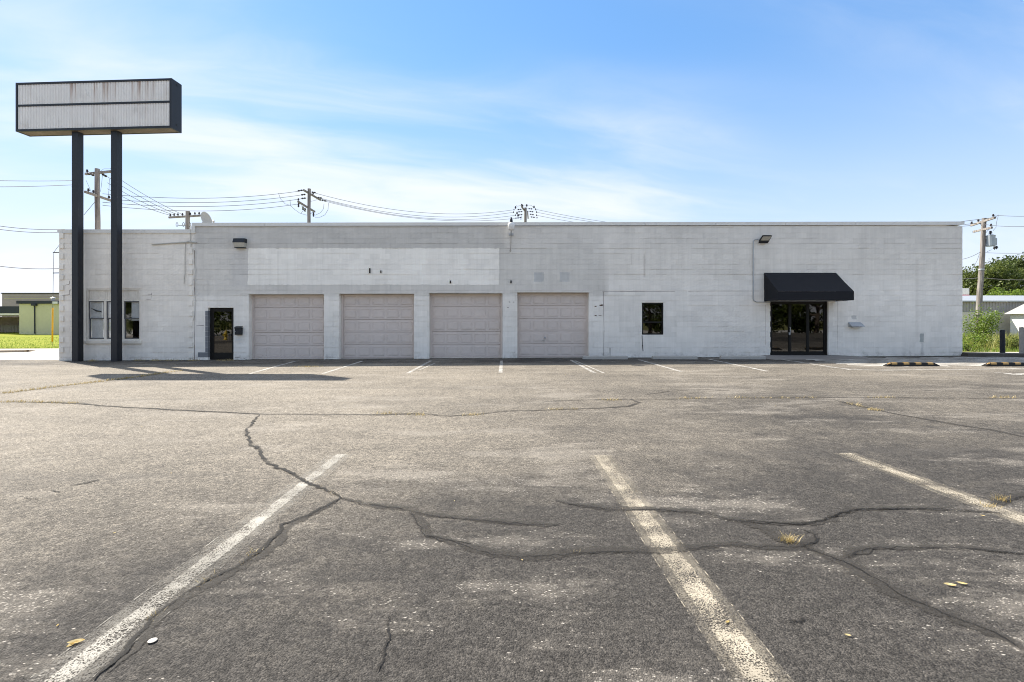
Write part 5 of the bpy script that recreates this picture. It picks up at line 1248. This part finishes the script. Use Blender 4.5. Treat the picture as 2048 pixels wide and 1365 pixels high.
# vine and shrub at the foot of the leaning pole
def shrub(name, label, cat, c, rx, rz_, n, leaf, m, seed, stems=8):
    r2 = random.Random(seed); t_ = thing(name, label, cat, c); c = Vector(c); lf = MB(); sm = MB()
    for k in range(stems):
        a = r2.uniform(0, 6.283); e = c + Vector((math.cos(a) * rx * r2.uniform(0.3, 0.9), math.sin(a) * rx * 0.6, rz_ * r2.uniform(0.7, 1.9)))
        sm.tube([c, c.lerp(e, 0.5) + Vector((0, 0, 0.2)), e], [0.02, 0.013, 0.005], 5)
        for i in range(n // stems):
            q = c.lerp(e, r2.random() ** 0.6) + Vector((r2.gauss(0, 0.20), r2.gauss(0, 0.18), r2.gauss(0.12, 0.18))) * (rx / 1.1)
            nn_ = Vector((r2.gauss(0,1), r2.gauss(0,1), r2.gauss(0.5,1))).normalized(); aa = nn_.cross(Vector((r2.random(), r2.random(), r2.random()))).normalized(); bb_ = nn_.cross(aa); L = leaf * r2.uniform(0.6, 1.3)
            b0 = len(lf.v); lf.v += [q - aa*L, q + bb_*L*0.6, q + aa*L, q - bb_*L*0.6]; lf.f.append((b0, b0+1, b0+2, b0+3))
    lf.build('foliage', M[m], t_); sm.build('stem', M['bark'], t_); return t_
vb = P(1957, 690, 29.3)
shrub('vine', 'bright green vine wrapped round the foot of the leaning pole', 'vine', (vb.x + 0.2, 29.5, -0.2), 1.25, 1.35, 2600, 0.055, 'leaf_vine', 5, 11)
sb = P(1934, 660, 27)
shrub('shrub', 'loose green shrub beside the right corner of the white wall', 'shrub', (sb.x + 0.3, 27.0, -0.15), 0.9, 0.42, 1200, 0.05, 'leaf_vine', 6, 9)
sb2 = P(2015, 695, 25.5); shrub('shrub', 'low dark green weed clump behind the bollard', 'shrub', (sb2.x + 0.4, 25.6, -0.12), 0.9, 0.30, 900, 0.05, 'leaf_mid', 7, 9)
sb3 = P(1940, 697, 24.5); shrub('shrub', 'small green weed clump at the lane edge by the pole', 'shrub', (sb3.x, 24.6, -0.1), 0.6, 0.22, 500, 0.045, 'leaf_vine', 8, 7)
# dry grass that lives in the cracks
def along(pts, jitter):
    g_ = gp(pts); L = [(b - a).length for a, b in zip(g_[:-1], g_[1:])]; T = sum(L)
    def f(r):
        s = r.random() * T
        for (a, b), l in zip(zip(g_[:-1], g_[1:]), L):
            if s <= l: p = a.lerp(b, s / l); return p.x + r.gauss(0, jitter), p.y + r.gauss(0, jitter)
            s -= l
        return g_[-1].x, g_[-1].y
    return f
m_ = MB(); zl = lambda x, y: lotz(x) + 0.01
blades(m_, 900, along(CR['n'][2], 0.05), 0.02, 0.075, 0.006, r_, 1.4, zl)
blades(m_, 260, along(CR['k'][2][:3], 0.04), 0.02, 0.06, 0.005, r_, 1.4, zl)
for seg_ in ([(745,829),(800,828)], [(815,829),(845,831)], [(925,832),(965,829)], [(1095,820),(1150,819)], [(1355,798),(1420,797)], [(1455,797),(1540,796)], [(1560,797),(1630,796)], [(1690,806),(1730,815)], [(1740,820),(1755,821)], [(1730,796),(1790,796)], [(1980,796),(2030,796)], [(1200,800),(1240,802)]):
    blades(m_, 60, along(seg_, 0.035), 0.015, 0.06, 0.005, r_, 1.5, zl)
for seg_ in ([(612,962),(640,975)], [(655,985),(684,998)], [(480,1130),(520,1103)], [(395,1172),(430,1155)], [(290,1250),(310,1232)]):
    blades(m_, 26, along(seg_, 0.012), 0.008, 0.035, 0.002, r_, 1.8, zl)
blades(m_, 160, along([(590,734),(640,734)], 0.12), 0.02, 0.06, 0.006, r_, 1.5, zl)
blades(m_, 120, along([(440,722),(462,722)], 0.10), 0.02, 0.10, 0.006, r_, 1.5, zl)
for seg_ in ([(180,723),(190,723)], [(270,722),(285,722)], [(305,722),(320,722)], [(330,722),(360,722)], [(375,722),(395,722)]): blades(m_, 60, along(seg_, 0.06), 0.03, 0.12, 0.006, r_, 0.8, zl)
kind(m_.build('crack_grass', M['straw']), 'stuff', 'dry yellow grass growing along the pavement cracks')
for i, (x, y, n, h, lb) in enumerate(((1577, 1084, 90, 0.07, 'dry straw coloured grass tuft at the fork of the sealed cracks'), (2001, 1002, 60, 0.07, 'dry yellow grass tuft above the right parking line'),
                                 (1984, 1015, 45, 0.05, 'small dry grass tuft on the right parking line'), (508, 1105, 12, 0.05, 'straw wisp lying across the crack by the left line'), (1148, 1104, 8, 0.04, 'curled straw wisp on the middle sealed crack'))):
    c = G(x, y); m_ = MB(); r3 = random.Random(i); blades(m_, n, lambda r: (c.x + r.gauss(0, 0.022), c.y + r.gauss(0, 0.02)), h * 0.4, h, 0.0022, r3, 1.3, zl)
    tag(pivot(m_.build('grass_tuft', M['straw'])), lb, 'grass tuft')
def leaf(x, y, s, rot, lb, m='leaf_dry', group=None):
    s *= 0.8; c = G(x, y); m_ = MB(); n = 7; top = []; z = lotz(c.x) + 0.006
    d = Vector((math.cos(rot), math.sin(rot), 0)); e = Vector((-d.y, d.x, 0))
    for i in range(n):
        t_ = i / (n - 1); w = math.sin(t_ * math.pi) ** 0.8 * 0.20 * s; p = Vector((c.x, c.y, z)) + d * (t_ - 0.5) * s
        cu = 0.10 * s * (abs(t_ - 0.5) * 2) ** 2
        m_.v += [p + e * w + Vector((0, 0, cu + w * 0.55)), p + Vector((0, 0, cu)), p - e * w + Vector((0, 0, cu + w * 0.35))]
    for i in range(n - 1):
        for k in (0, 1): a = i*3+k; m_.f.append((a, a+1, a+4, a+3))
    tag(pivot(m_.build('fallen_leaf', M[m])), lb, 'leaf', group)
leaf(152, 1288, 0.085, 0.3, 'curled brown leaf near the bottom left corner'); leaf(143, 1293, 0.055, 1.4, 'pale leaf beside the curled brown one at bottom left')
leaf(1900, 1173, 0.075, -0.3, 'larger dry leaf lying right of the wide crack seal'); leaf(1924, 1170, 0.06, -0.5, 'slim dry leaf just right of the larger one'); leaf(1455, 1247, 0.035, 0.5, 'small tan leaf on the middle parking line')
c = G(305, 1284); m_ = MB(); m_.lathe((c.x, c.y, lotz(c.x) + 0.006), [(0.018, 0), (0.019, 0.001), (0.016, 0.002)], 18); tag(pivot(m_.build('bottle_cap', M['metalwall'])), 'round flat pale disc lying beside the left crack', 'disc')
r4 = random.Random(77)
for i in range(16):
    x, y = r4.uniform(60, 2000), 745 + 560 * r4.random() ** 2.2
    leaf(x, y, r4.uniform(0.02, 0.04), r4.uniform(0, 6.28), 'small stray dry leaf scattered on the asphalt', 'leaf_dry', 'scattered dry leaves')
